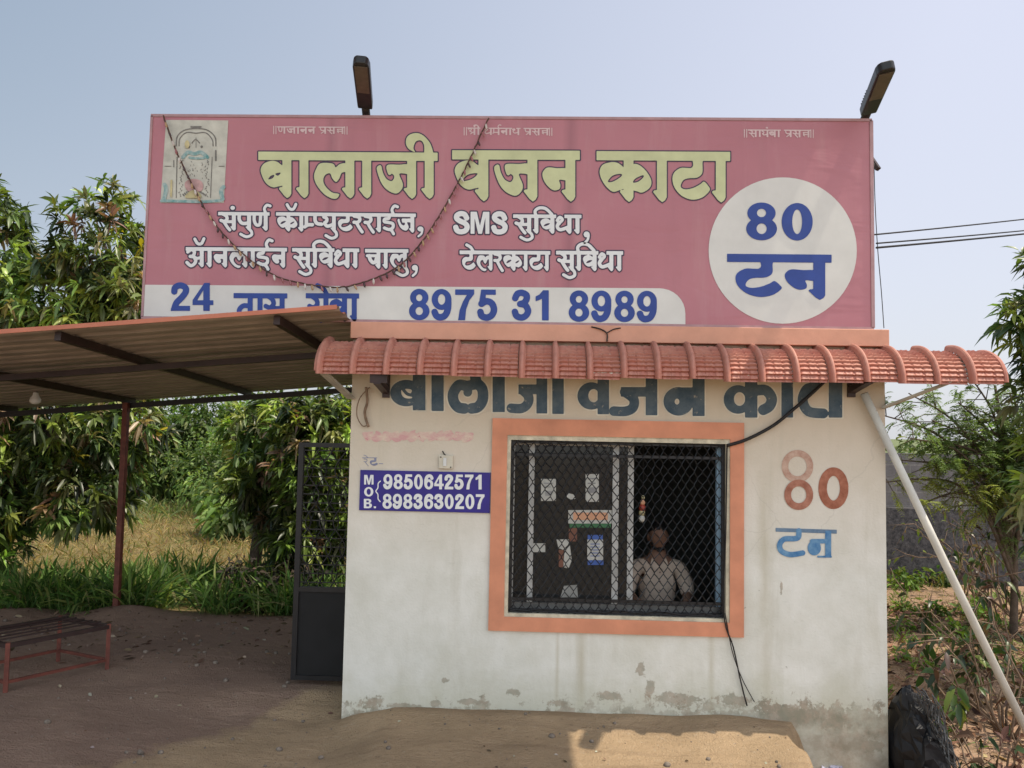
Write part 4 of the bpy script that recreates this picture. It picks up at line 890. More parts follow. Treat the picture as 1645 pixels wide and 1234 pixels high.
# seated man
PY = .80
hc = W(1057, 862, PY); HX, HZ = float(hc[0]), float(hc[2])
man = thing('person', 'man in a pale shirt sitting behind the open half of the window', 'person', (HX, PY, .06))
q = NT('brown_skin'); c = q.mix(q.noise(12, 3), (.26, .14, .095), (.34, .19, .13)); M_SKIN = q.done(c, .5, spec=.4)
M_SHIRT = mat('pale_pink_cotton', (.78, .62, .50), .9, .08, 10, bump=.3); M_TROU = mat('dark_trouser_cloth', (.03, .03, .04), .9); M_HAIR = mat('black_hair', (.012, .011, .011), .6, .2, 30)
def skin(name, verts, edges, rad, m, parent, extra=None):
    me = bpy.data.meshes.new(name); q = parent.location
    me.from_pydata([(v[0]-q[0], v[1]-q[1], v[2]-q[2]) for v in verts], edges, []); o = bpy.data.objects.new(name, me); COL.objects.link(o); o.parent = parent
    me.materials.append(m); o.modifiers.new('skin', 'SKIN'); ss = o.modifiers.new('sub', 'SUBSURF'); ss.levels = ss.render_levels = 2
    for i, r in enumerate(rad): me.skin_vertices[0].data[i].radius = r if hasattr(r, '__len__') else (r, r); me.skin_vertices[0].data[i].use_root = (i == 0)
    return o
sz_ = HZ-.205                                        # shoulder height
V = [(HX, PY+.06, .50), (HX, PY+.05, .68), (HX, PY+.02, sz_-.14), (HX, PY+.02, sz_-.01), (HX, PY+.01, sz_+.07), (HX, PY-.005, HZ-.06)]
E_ = [(0, 1), (1, 2), (2, 3), (3, 4), (4, 5)]; Rr = [.13, (.13, .11), (.15, .105), (.10, .075), .060, .056]
for s in (-1, 1):
    i = len(V); V += [(HX+s*.17, PY+.02, sz_-.03), (HX+s*.235, PY+.0, sz_-.24), (HX+s*.20, PY-.20, sz_-.46 if sz_-.46 > .69 else .69), (HX+s*.15, PY-.27, .68)]
    E_ += [(3, i), (i, i+1), (i+1, i+2), (i+2, i+3)]; Rr += [.058, .043, .031, (.036, .018)]
    hb = i+3
    for k, (dx, L) in enumerate(((-.03, .055), (-.011, .075), (.009, .08), (.029, .07), (.045, .04))):
        j = len(V); hx = HX+s*.15+dx*s*-1; V += [(hx, PY-.31, .683), (hx+dx*-.3*s, PY-.31-L*.6, .677), (hx+dx*-.4*s, PY-.31-L, .664)]
        E_ += [(hb, j), (j, j+1), (j+1, j+2)]; Rr += [.0095, .0085, .007]
    j = len(V); V += [(HX+s*.11, PY+.0, .50), (HX+s*.13, PY-.38, .52), (HX+s*.14, PY-.36, .12), (HX+s*.14, PY-.46, .095)]
    E_ += [(0, j), (j, j+1), (j+1, j+2), (j+2, j+3)]; Rr += [.085, .058, .042, (.042, .03)]
body = skin('body', V, E_, Rr, M_SKIN, man)
# head shaped from a fine ball and joined into the same mesh after the skin is evaluated
def head_mesh():
    m = MB(); n, k = 48, 36
    def sh(a, bb):
        x, y, z = math.sin(a)*math.sin(bb), -math.sin(a)*math.cos(bb), math.cos(a)      # y<0 faces the window
        X, Y_, Z_ = x*.078, y*.096, z*.116
        if z < 0: X *= 1-.28*z*z; Y_ *= 1-.12*z*z
        f = max(0, -y)
        if f > 0:
            g = lambda cx, cz_, sx_, sz2: math.exp(-((X-cx)/sx_)**2-((Z_-cz_)/sz2)**2)
            Y_ -= .024*f*g(0, -.020, .011, .020)+.010*f*g(0, .004, .008, .02)            # nose
            Y_ -= .007*f*(g(.028, .027, .02, .008)+g(-.028, .027, .02, .008))            # brow
            Y_ += .010*f*(g(.029, .010, .014, .010)+g(-.029, .010, .014, .010))          # eye sockets
            Y_ -= .007*f*(g(0, -.053, .020, .006)+g(0, -.066, .018, .006)); Y_ += .004*f*g(0, -.0595, .022, .003)
            Y_ -= .008*f*g(0, -.090, .02, .012)
        return X, Y_, Z_
    vs = [(0, 0, .112)]
    for i in range(1, k):
        for j in range(n): vs.append(sh(PI*i/k, 2*PI*j/n))
    vs.append((0, 0, -.112)); L = len(vs)-1
    fs = [(0, 1+(j+1) % n, 1+j) for j in range(n)]
    for i in range(k-2): fs += [(1+i*n+j, 1+i*n+(j+1) % n, 1+(i+1)*n+(j+1) % n, 1+(i+1)*n+j) for j in range(n)]
    q = 1+(k-2)*n; fs += [(q+j, q+(j+1) % n, L) for j in range(n)]
    m.add([(HX+v[0], PY-.012+v[1], HZ+v[2]) for v in vs], fs)
    for s in (-1, 1): m.ball((HX+s*.076, PY+.0, HZ-.005), .012, .02, .032, 10, 8)
    return m
dg = bpy.context.evaluated_depsgraph_get(); ev = body.evaluated_get(dg); me2 = bpy.data.meshes.new_from_object(ev)
hm = head_mesh(); bmm = bmesh.new(); bmm.from_mesh(me2)
q = man.location; vv = [bmm.verts.new((v[0]-q[0], v[1]-q[1], v[2]-q[2])) for v in hm.v]
for f in hm.f:
    try: bmm.faces.new([vv[i] for i in f])
    except ValueError: pass
me3 = bpy.data.meshes.new('body'); bmm.to_mesh(me3); bmm.free(); body.modifiers.clear(); body.data = me3; me3.materials.clear(); me3.materials.append(M_SKIN)
me3.polygons.foreach_set('use_smooth', [True]*len(me3.polygons))
M_EYE = mat('eye_white', (.55, .52, .48), .3, .05)
for s in (-1, 1):
    b = MB(); b.ball((HX+s*.029, PY-.078, HZ+.011), .0115, .0115, .0085, 12, 8); b.build('eye', M_EYE, man, True)
b = MB()
for i in range(18):
    for j in range(32):
        pass
def hair():
    m = MB(); n, k = 40, 14; vs = []
    for i in range(k+1):
        for j in range(n):
            bb = 2*PI*j/n; lim = .42*PI+.24*PI*max(0, math.cos(bb+PI)) - .09*PI*max(0, math.cos(bb)); a = lim*i/k
            r = 1.07+.02*math.sin(9*bb+3*a); vs.append((HX+math.sin(a)*math.sin(bb)*.074*r, PY-.008-math.sin(a)*math.cos(bb)*.092*r, HZ+.003+math.cos(a)*.112*r))
    m.add(vs, [(i*n+j, i*n+(j+1) % n, (i+1)*n+(j+1) % n, (i+1)*n+j) for i in range(k) for j in range(n)])
    return m
hair().build('hair', M_HAIR, man, True)
b = MB()                                           # short beard and moustache
for (x, z, r) in [(s*.045, -.045, .022) for s in (-1, 1)]+[(s*.03, -.078, .024) for s in (-1, 1)]+[(0, -.092, .024)]+[(s*.014, -.047, .010) for s in (-1, 1)]:
    b.ball((HX+x, PY-.058-(.018 if abs(x) < .02 else -.004*abs(x)/.03), HZ+z), r, r*.9, r*(.5 if r < .015 else .9), 10, 8)
b.build('beard', M_HAIR, man, True)
V2 = [(HX, PY+.05, .58), (HX, PY+.05, .70), (HX, PY+.015, sz_-.16), (HX, PY+.015, sz_-.02), (HX, PY+.012, sz_+.035)]
E2 = [(0, 1), (1, 2), (2, 3), (3, 4)]; R2 = [.15, (.155, .125), (.172, .12), (.115, .088), (.068, .066)]
for s in (-1, 1):
    i = len(V2); V2 += [(HX+s*.175, PY+.02, sz_-.035), (HX+s*.235, PY+.0, sz_-.20), (HX+s*.236, PY-.03, sz_-.27)]
    E2 += [(3, i), (i, i+1), (i+1, i+2)]; R2 += [.074, .063, .058]
skin('shirt', V2, E2, R2, M_SHIRT, man)
b = MB()
for s in (-1, 1):
    b.add([(HX+s*.005, PY-.085, sz_-.02), (HX+s*.055, PY-.06, sz_+.045), (HX+s*.07, PY-.075, sz_+.0), (HX+s*.035, PY-.112, sz_-.06),
           (HX+s*.005, PY-.078, sz_-.02), (HX+s*.055, PY-.05, sz_+.045), (HX+s*.07, PY-.068, sz_+.0), (HX+s*.035, PY-.104, sz_-.06)], [(0, 1, 2, 3), (7, 6, 5, 4), (0, 4, 5, 1), (1, 5, 6, 2), (2, 6, 7, 3), (3, 7, 4, 0)])
b.build('collar', M_SHIRT, man)
b = MB()
for k in range(5): b.ball((HX, PY-.112-.004*k if k < 3 else PY-.115, sz_-.06-.07*k), .006, .003, .006, 8, 6)
b.build('button', M_BROWNP, man)
V3 = [(HX, PY+.06, .52)]; E3 = []; R3 = [.14]
for s in (-1, 1):
    j = len(V3); V3 += [(HX+s*.11, PY+.0, .50), (HX+s*.13, PY-.38, .52), (HX+s*.14, PY-.36, .14)]; E3 += [(0, j), (j, j+1), (j+1, j+2)]; R3 += [.095, .07, .06]
skin('trousers', V3, E3, R3, M_TROU, man)
ch = thing('stool', 'dark stool the man is sitting on behind the window', 'stool', (HX, PY+.05, .06))
b = MB(); b.tube([(HX, PY+.05, .36), (HX, PY+.05, .40)], .19, 20); b.build('seat', M_DKSTEEL, ch)
for k in range(4): t = PI/4+k*PI/2; b = MB(); b.tube([(HX+.14*math.cos(t), PY+.05+.14*math.sin(t), .36), (HX+.19*math.cos(t), PY+.05+.19*math.sin(t), .06)], .014, 8); b.build('leg', M_DKSTEEL, ch)

# ---------------------------------------------------------------- vegetation
LEAF = np.array([(0, 0, 0), (.32, -.5, .05), (.32, 0, 0), (.32, .5, .05), (.68, -.42, .04), (.68, 0, 0), (.68, .42, .04), (1, 0, 0)], float)
LF = [(0, 1, 2), (0, 2, 3), (1, 4, 5, 2), (2, 5, 6, 3), (4, 7, 5), (5, 7, 6)]
def leaves(P, D, L, Wd, droop, cols, name, m, parent, roll=None):
    """P base points, D unit directions, one folded drooping blade each"""
    n = len(P); D = D/np.linalg.norm(D, axis=1, keepdims=True)
    up = np.array([0, 0, 1.0]); Sd = np.cross(D, up); bad = np.linalg.norm(Sd, axis=1) < .05; Sd[bad] = (1, 0, 0); Sd /= np.linalg.norm(Sd, axis=1, keepdims=True)
    N = np.cross(Sd, D)
    if roll is not None: c, s = np.cos(roll)[:, None], np.sin(roll)[:, None]; Sd, N = Sd*c+N*s, N*c-Sd*s
    T = LEAF; V = P[:, None, :]+D[:, None, :]*(T[None, :, 0:1]*L[:, None, None])+Sd[:, None, :]*(T[None, :, 1:2]*Wd[:, None, None])+N[:, None, :]*(T[None, :, 2:3]*Wd[:, None, None]*4)
    V[:, :, 2] -= (T[None, :, 0]**2)*(droop*L)[:, None]
    q = parent.location if parent is not None else (0, 0, 0); V = V-np.array(q)
    nv = 8; me = bpy.data.meshes.new(name); me.vertices.add(n*nv); me.vertices.foreach_set('co', V.reshape(-1).astype(np.float32))
    lens = np.array([len(f) for f in LF]); idx = np.concatenate([np.array(f) for f in LF]); tot = (np.arange(n)[:, None]*nv+idx[None, :]).reshape(-1)
    me.loops.add(len(tot)); me.loops.foreach_set('vertex_index', tot.astype(np.int32)); me.polygons.add(n*len(LF))
    ls_ = np.concatenate([[0], np.cumsum(np.tile(lens, n))[:-1]]); me.polygons.foreach_set('loop_start', ls_.astype(np.int32))
    me.polygons.foreach_set('use_smooth', np.ones(n*len(LF), bool)); me.update(calc_edges=True); me.validate()
    at = me.color_attributes.new('tint', 'FLOAT_COLOR', 'POINT'); ca = np.ones((n, nv, 4), np.float32); ca[:, :, :3] = cols[:, None, :]; at.data.foreach_set('color', ca.reshape(-1))
    me.materials.append(m); o = bpy.data.objects.new(name, me); COL.objects.link(o)
    if parent is not None: o.parent = parent
    return o
def blob_pts(blobs, n):
    wts = np.array([b_[3]*b_[4]*b_[5] for b_ in blobs])**.7; wts /= wts.sum(); k = rng.choice(len(blobs), n, p=wts); B = np.array(blobs, float)[k]
    d = rng.normal(size=(n, 3)); d /= np.linalg.norm(d, axis=1, keepdims=True); r = (.55+.5*rng.random(n)**.7)[:, None]*(.85+.3*rng.random(n))[:, None]
    return B[:, :3]+d*r*B[:, 3:6], d
def bough_tone(P, a=.8, f=2.6):       # each bough has its own shade of green
    x, y, z = P[:, 0]*f, P[:, 1]*f, P[:, 2]*f
    v = np.sin(x+1.7*np.sin(z*.8+y))+np.sin(1.3*z+1.1*np.sin(x*1.4)+y*.7)
    return np.clip(1+a*.38*v, .35, 2.0)
def palette(n, cols, p, jit=.25):
    c = np.array(cols)[rng.choice(len(cols), n, p=p)]; return c*(1+jit*(rng.random((n, 1))*2-1))*(1+.12*(rng.random((n, 3))*2-1))
def mango(name, label, base, blobs, ncl, leafL, cols, p, lw=.225, group='mango trees beside the yard', nl=12):
    t = thing(name, label, 'tree', base, group); bx, by, bz = base
    b = MB(); top = np.mean(np.array(blobs)[:, :3], 0); b.tube([(bx, by, bz-.2), (bx+.05, by, bz+.5), (bx+.3*(top[0]-bx), by+.3*(top[1]-by), bz+1.1)], [.11, .09, .08], 9); fork = np.array([bx+.3*(top[0]-bx), by+.3*(top[1]-by), bz+1.1])
    for q in blobs:
        c = np.array(q[:3]); mid = (fork+c)/2+rng.normal(0, .12, 3); b.tube([fork, mid, c, c+np.array([rng.normal(0, .2), rng.normal(0, .2), q[5]*.6])], [.06, .04, .025, .01], 6)
    b.build('trunk', M_BARK, t, True)
    C, d = blob_pts(blobs, ncl); C[:, 2] = np.maximum(C[:, 2], bz+.15)
    ax = d+np.array([0, 0, .1])+rng.normal(0, .4, d.shape); ax /= np.linalg.norm(ax, axis=1, keepdims=True)
    P = np.repeat(C, nl, 0); A_ = np.repeat(ax, nl, 0); rd = rng.normal(size=P.shape); rd -= A_*np.sum(rd*A_, 1, keepdims=True); rd /= np.linalg.norm(rd, axis=1, keepdims=True)
    ang = np.radians(20+75*rng.random(len(P)))[:, None]; D = A_*np.cos(ang)+rd*np.sin(ang); P = P+A_*(rng.random((len(P), 1))-.5)*.10
    L = leafL*(.55+.75*rng.random(len(P))); cc = palette(ncl, cols, p, .2)*bough_tone(C)[:, None]; cols_ = np.repeat(cc, nl, 0)*(1+.22*(rng.random((len(P), 1))*2-1))
    leaves(P, D, L, L*lw*(.8+.4*rng.random(len(P))), .10+.55*rng.random(len(P)), cols_, 'crown', M_LEAF, t, rng.normal(0, .5, len(P)))
    # thin twigs that carry the leaf whorls
    return t
DG, MG, LG, YG_, RB, OL = (.055, .09, .034), (.125, .19, .05), (.28, .37, .075), (.55, .44, .05), (.36, .235, .15), (.25, .26, .125)
mango('mango_tree', 'large dark mango tree at far left with yellow leaf sprays', (-7.2, 4.7, -.3),
      [(-7.55, 4.7, 4.2, .6, .8, .95), (-5.95, 4.8, 4.35, .58, .8, .8), (-6.6, 4.8, 3.65, .8, .9, .6), (-5.6, 4.7, 3.65, .5, .7, .55), (-6.2, 4.9, 3.1, .7, .9, .6), (-7.6, 4.5, 3.0, .8, .9, .8), (-7.4, 4.3, 2.2, .8, .9, .8), (-6.3, 4.5, 2.1, .8, .9, .7), (-5.5, 4.6, 1.95, .5, .7, .55), (-7.0, 4.0, 1.2, .8, .8, .7), (-5.75, 4.3, 1.15, .5, .7, .5), (-8.4, 4.4, 1.9, 1.0, 1.0, 1.5), (-6.8, 3.8, .55, .5, .6, .45)], 3100, .20,
      [DG, MG, LG, OL, YG_, RB], [.29, .28, .20, .13, .015, .085])
mango('mango_tree', 'mango tree with drooping leaves between the red post and the gate', (-3.95, 5.3, -.35),
      [(-3.95, 5.3, 1.95, .42, .6, .40), (-3.45, 5.2, 2.0, .5, .6, .42), (-3.75, 5.0, 1.3, .42, .6, .42), (-3.4, 5.2, .75, .45, .55, .45), (-3.2, 5.4, 1.5, .5, .5, .6)], 760, .185, [DG, MG, LG, OL, RB], [.26, .28, .26, .10, .10])
mango('mango_tree', 'bright topped mango tree behind the black gate', (-2.7, 4.6, -.3),
      [(-3.0, 4.6, 1.9, .5, .5, .5), (-2.5, 4.7, 2.05, .6, .5, .45), (-2.0, 4.8, 1.9, .5, .5, .5), (-2.9, 4.4, 1.2, .45, .5, .6), (-2.3, 4.5, 1.0, .6, .5, .65), (-2.9, 4.3, .5, .4, .45, .45)], 980, .185, [DG, MG, LG, OL, RB], [.20, .26, .34, .12, .08])
mango('mango_tree', 'mango branches reaching in at the right edge above the awning', (4.95, 1.6, -.2),
      [(4.62, 1.2, 3.6, .35, .4, .22), (4.42, 1.3, 3.08, .38, .4, .20), (4.52, 1.2, 2.75, .38, .4, .22), (4.7, 1.5, 2.3, .42, .5, .4), (4.85, 1.6, 3.2, .3, .4, .5), (4.75, 1.5, 1.5, .4, .5, .6)], 420, .165, [DG, MG, LG, OL], [.35, .35, .2, .1], group='mango trees beside the yard', nl=11)

def bush(name, label, base, blobs, n, L, cols, p, cat='bush', group=None, lw=.4, m=None, stems=6):
    t = thing(name, label, cat, base, group); b = MB()
    for k in range(stems):
        q = blobs[k % len(blobs)]; b.tube([(base[0]+rng.normal(0, .05), base[1]+rng.normal(0, .05), base[2]-.05), ((base[0]+q[0])/2+rng.normal(0, .1), (base[1]+q[1])/2, (base[2]+q[2])/2), (q[0]+rng.normal(0, q[3]*.4), q[1], q[2]+q[5]*.5)], [.02, .014, .005], 5)
    b.build('stem', M_DRYTWIG, t)
    P, d = blob_pts(blobs, n); P[:, 2] = np.maximum(P[:, 2], base[2]+.02); D = d+rng.normal(0, .7, d.shape); Ls = L*(.6+.8*rng.random(n))
    leaves(P, D, Ls, Ls*lw, .2+.5*rng.random(n), palette(n, cols, p, .15)*bough_tone(P, 1.0)[:, None], 'foliage', m or M_FEATHER, t, rng.normal(0, .7, n)); return t
PG = (.14, .19, .07)
k = 0
for (x, y, h, rw, lab) in ((-7.5, 15, 2.6, 2.2, 'pale green bush clump far behind the red post'), (-4.6, 17, 2.3, 2.0, 'pale hazy bush seen over the dry field'), (-2.0, 19, 2.6, 2.4, 'far bush behind the mango beside the gate'), (-11.5, 18, 3.4, 2.8, 'far leafy bush behind the large mango'), (1.5, 22, 2.6, 2.6, 'far bush hidden behind the office'), (6.9, 9.2, 2.35, 1.5, 'pale bush showing over the block wall beside the office'), (10.3, 10.5, 2.9, 1.9, 'pale bush behind the feathery tree over the block wall'), (13.6, 12, 3.2, 2.2, 'pale bush at far right beyond the block wall'), (-6.0, 11, 1.2, 1.0, 'low olive bush at the field edge behind the post'), (-9.6, 17, 3.7, 1.7, 'rounded mid green shrub in the gap between the mangos'), (-11.6, 16.5, 2.8, 1.4, 'low bright shrub showing just right of the red post'), (-7.9, 16, 3.1, 1.4, 'shrub half hidden by the mango left of the gate')):
    bush('field_bush', lab, (x, y, -.36), [(x+rng.normal(0, rw*.3), y+rng.normal(0, .4), -.3+h*f_, rw*.55, .7, h*.3) for f_ in (.3, .5, .75)]+[(x-rw*.6, y, h*.3, rw*.5, .6, h*.35), (x+rw*.6, y, h*.35, rw*.5, .6, h*.35)], int(5200*rw/2), .13 if y < 11 else (.20 if y < 17.5 and rw < 1.8 else .12), [(.12, .19, .05), (.09, .15, .04), (.20, .26, .08), PG], [.35, .25, .2, .2], 'bush', 'bushes beyond the dry field')

# grasses (stuff)
def grass(name, n, region, L, cols, p, kind_m, lean=.35, lw=.05, z0=None):
    x, y = region(n); P = np.stack([x, y, hgt(x, y)-.02], 1); D = np.stack([rng.normal(0, lean, n), rng.normal(0, lean, n), np.ones(n)], 1)
    Ls = L*(.5+.8*rng.random(n)); return tag(leaves(P, D, Ls, Ls*lw*(.7+.6*rng.random(n)), .25+.5*rng.random(n), palette(n, cols, p), name, kind_m, None, rng.random(n)*3), kind='stuff')
def tuft(cx0, cx1, cy0, cy1, ntuft, sp):
    c = np.stack([rng.uniform(cx0, cx1, ntuft), rng.uniform(cy0, cy1, ntuft)], 1)
    def f(n): k = rng.integers(0, ntuft, n); q = c[k]+rng.normal(0, sp, (n, 2)); return q[:, 0], q[:, 1]
    return f
GR, GL = (.07, .145, .035), (.17, .27, .07)
grass('green_grass', 9500, tuft(-6.2, -1.4, 3.2, 5.2, 110, .12), .78, [GR, GL, (.28, .30, .12)], [.50, .36, .14], M_GRASS, .42, .03)
grass('green_grass', 2000, tuft(-9, -4.6, 2.9, 3.9, 60, .10), .26, [GR, GL], [.6, .4], M_GRASS, .4, .045)
DY, DY2 = (.36, .26, .11), (.26, .20, .08)
grass('green_grass', 9000, lambda n: (rng.uniform(-18, 1.5, n), 13.5+6*rng.random(n)), .6, [(.13, .19, .06), (.19, .24, .08), (.26, .25, .10)], [.5, .3, .2], M_GRASS, .45, .04)
grass('dry_grass', 34000, lambda n: (rng.uniform(-15, 1.5, n), 4.0+12.5*rng.random(n)**1.25), .36, [DY, DY2, (.13, .16, .05), (.46, .35, .18), (.20, .11, .06)], [.33, .27, .18, .12, .10], M_GRASS, .5, .035)
grass('dry_grass', 9000, lambda n: (rng.uniform(-22, 6, n), 12+12*rng.random(n)), .6, [(.15, .19, .07), (.20, .22, .08), (.27, .25, .11)], [.45, .35, .2], M_GRASS, .5, .05)

# dark debris tangle under the mango (fallen dry crown)
bush('dead_brush', 'dark dead brush heap lying in the grass by the red post', (-3.4, 3.7, -.25), [(-3.45, 3.7, .12, .28, .2, .26), (-2.85, 3.75, .16, .3, .2, .24)], 420, .13, [(.035, .03, .025), (.07, .055, .04)], [.6, .4], 'brush', None, .3, M_DRYLEAF)

# ---------------------------------------------------------------- right side: block wall, feathery tree, weeds, rubbish
q = NT('grey_concrete_block'); br = q.n('ShaderNodeTexBrick'); mp = q.n('ShaderNodeMapping'); q.l(q.tc.outputs['Object'], mp.inputs[0]); mp.inputs['Rotation'].default_value = (PI/2, 0, 0)
q.l(mp.outputs[0], br.inputs['Vector']); br.inputs['Scale'].default_value = 1.0; br.inputs['Brick Width'].default_value = .4; br.inputs['Row Height'].default_value = .2; br.inputs['Mortar Size'].default_value = .008
br.inputs['Color1'].default_value = (.17, .165, .17, 1); br.inputs['Color2'].default_value = (.21, .20, .20, 1); br.inputs['Mortar'].default_value = (.26, .25, .24, 1)
X, Y, Z = q.xyz(); c = q.mix(q.math('MULTIPLY', q.ramp(q.noise(2.5, 6, .7), .4, .65), .6), br.outputs[0], (.10, .095, .10))
c = q.mix(q.math('LESS_THAN', q.math('ADD', Z, q.math('MULTIPLY', q.noise(3, 3), .1)), 1.02), c, q.mix(q.ramp(q.noise(14, 5, .8), .4, .6), (.045, .045, .05), (.12, .115, .12)))
q.bump(q.noise(25, 6, .8), .6, .03); M_BLOCK = q.done(c, .9, spec=.15)
yw = 6.0; bw = thing('block_wall', 'grey concrete block boundary wall behind the right side plants', 'wall', (6.5, yw, 0))
b = MB(); zt_ = float(W(1430, 728, yw)[2]); b.box(2.2, 16, yw, yw+.2, .98, zt_); b.build('upper_courses', M_BLOCK, bw)
b = MB(); b.box(2.2, 16, yw-.06, yw+.24, -.5, .977); b.build('stone_footing', M_BLOCK, bw)

def feathery(name, label, base, twigs, cat='tree'):
    t = thing(name, label, cat, base); b = MB(); bx, by, bz = base; P = []; D = []; L = []; cl = []
    for (p0, p1, p2, r, nf, sp, tone) in twigs:
        p0, p1, p2 = map(lambda a: np.array(a, float), (p0, p1, p2)); cv = smooth_pts([p0, p1, p2], False, 8); b.tube(cv, list(np.linspace(r, r*.3, len(cv))), 6)
        for k in range(nf):
            u = .35+.65*rng.random(); o = cv[int(u*(len(cv)-1))]; d = rng.normal(size=3)*np.array([1, 1, .55])+np.array([0, 0, .1]); d /= np.linalg.norm(d); ln = rng.uniform(.22, .45)*sp; b.tube([o, o+d*ln*.6, o+d*ln+np.array([0, 0, -.06*sp])], [.006, .004, .002], 4)
            col = np.array(tone)*rng.uniform(.7, 1.35)
            for f_ in range(7):                    # several fronds per twiglet
                oo = o+d*ln*rng.uniform(.3, 1); fd = d+rng.normal(0, .6, 3)+np.array([0, 0, -.2]); fd /= np.linalg.norm(fd); fl = rng.uniform(.10, .20)*sp**.5
                sd = np.cross(fd, (0, 0, 1)); sd /= np.linalg.norm(sd)+1e-6
                for j in range(9):
                    s_ = (j+1)/9; pp = oo+fd*fl*s_+np.array([0, 0, -.5*fl*s_*s_])
                    for sg in (-1, 1): P.append(pp); D.append(sd*sg+fd*.35+np.array([0, 0, -.15])); L.append(.042*math.sin(PI*(.15+.8*s_))*rng.uniform(.8, 1.2)); cl.append(col*rng.uniform(.85, 1.2))
    b.build('trunk', M_BARK, t, True); P = np.array(P); L = np.array(L)
    leaves(P, np.array(D), L, L*.34, np.full(len(P), .2), np.array(cl), 'crown', M_FEATHER, t, rng.normal(0, .4, len(P))); return t
FG, FY, FD = (.15, .22, .07), (.26, .30, .07), (.09, .14, .045)
tw = []
tb = (5.25, 3.2, -.1)
tw.append(((5.25, 3.2, -.2), (5.3, 3.25, 1.2), (5.1, 3.2, 2.6), .05, 16, 1.2, FG))
for (x, y, z, n, tone) in ((3.75, 3.0, 2.25, 12, FG), (4.1, 3.4, 1.75, 12, FY), (4.35, 3.1, 2.2, 18, FG), (4.85, 3.3, 2.75, 16, FG), (5.1, 3.4, 1.75, 16, FG), (5.35, 3.0, 2.35, 20, FD), (5.5, 3.1, 1.4, 20, FD), (3.85, 3.2, 1.5, 12, FY), (4.1, 3.0, 1.25, 12, FY), (4.4, 3.1, 1.75, 16, FG), (4.65, 3.0, 2.15, 16, FG), (5.0, 3.2, 2.45, 18, FG), (5.2, 3.0, 1.9, 18, FG), (4.0, 2.9, 2.0, 15, FG), (4.2, 3.3, 2.5, 15, FG), (4.5, 3.0, 1.95, 16, FG), (4.7, 3.2, 2.4, 16, FG), (5.0, 3.1, 2.1, 15, FY), (5.3, 3.3, 2.75, 14, FG), (5.6, 3.2, 2.5, 14, FG), (5.4, 2.9, 2.0, 18, FD), (5.7, 3.0, 1.7, 18, FD), (4.8, 3.0, 1.55, 12, FY), (5.1, 2.9, 1.35, 14, FD), (5.6, 3.0, 1.1, 16, FD), (4.5, 2.9, 1.45, 8, FY), (6.0, 3.2, 2.2, 14, FD)):
    tw.append(((5.27, 3.22, rng.uniform(.4, 1.2)), ((5.27+x)/2+.1, (3.22+y)/2, (z+1.0)/2+.25), (x, y, z), .022, n, 1.0, tone))
feathery('feathery_tree', 'feathery leaved tree rising behind the leaning pipe', tb, tw)
# twiggy dry shrub near the pipe foot
def twigs(name, label, base, n, h, sp, leaf=None):
    t = thing(name, label, 'shrub', base); b = MB(); P = []; D = []
    for k in range(n):
        p = np.array(base)+np.array([rng.normal(0, .06), rng.normal(0, .06), -.03]); pts = [p]; d = np.array([rng.normal(0, sp), rng.normal(0, sp), 1.0])
        for s_ in range(5):
            d = d+rng.normal(0, .3, 3); d /= np.linalg.norm(d); p = p+d*h/5*rng.uniform(.6, 1.2); pts.append(p)
            if s_ > 0:
                e = d+rng.normal(0, .7, 3); e /= np.linalg.norm(e); b.tube([p, p+e*h*.12, p+e*h*.2+rng.normal(0, .02, 3)], [.005, .004, .002], 4)
                for _ in range(leaf[0] if leaf else 0): P.append(p+e*h*.2*rng.random()); D.append(e*.5+rng.normal(0, .6, 3)+np.array([0, 0, -.4]))
        b.tube(pts, [.012, .010, .008, .006, .005, .003], 5)
    b.build('stem', M_DRYTWIG, t, True)
    if leaf:
        P = np.array(P); n2 = len(P); Ls = leaf[1]*(.6+.8*rng.random(n2)); leaves(P, np.array(D), Ls, Ls*leaf[4], .5*rng.random(n2)+.3, palette(n2, leaf[2], leaf[3]), 'foliage', leaf[5], t, rng.normal(0, .8, n2))
    return t
BRN, DKG = (.10, .055, .04), (.03, .055, .02)
def gp(px, py, z=-.15): p = WZ(px, py, z); return (float(p[0]), float(p[1]), gz(float(p[0]), float(p[1])))
twigs('dry_shrub', 'half dry shrub with dark leaves under the leaning pipe', gp(1610, 1160), 12, 1.25, .30, (4, .09, [DKG, BRN, (.06, .10, .03)], [.4, .35, .25], .38, M_LEAF))
twigs('dry_shrub', 'tangled dry shrub at the bottom right corner', gp(1585, 1235), 10, .55, .5, (2, .11, [BRN, (.20, .11, .08), DKG], [.45, .3, .25], .4, M_DRYLEAF))
twigs('leafy_shrub', 'broad leaved dark green plant left of the pipe foot', gp(1545, 1140), 5, .75, .3, (4, .11, [DKG, (.06, .12, .03), (.16, .22, .05)], [.4, .35, .25], .5, M_LEAF))
twigs('leafy_shrub', 'scraggy shrub beside the trunk of the feathery tree', gp(1640, 1010), 11, 1.5, .25, (3, .10, [DKG, (.09, .14, .04), BRN], [.4, .35, .25], .4, M_LEAF))
twigs('dry_shrub', 'bare brown creeper stems hanging before the block wall', gp(1560, 965), 9, 1.5, .18, (2, .09, [(.16, .20, .05), (.20, .15, .08)], [.6, .4], .4, M_FEATHER))
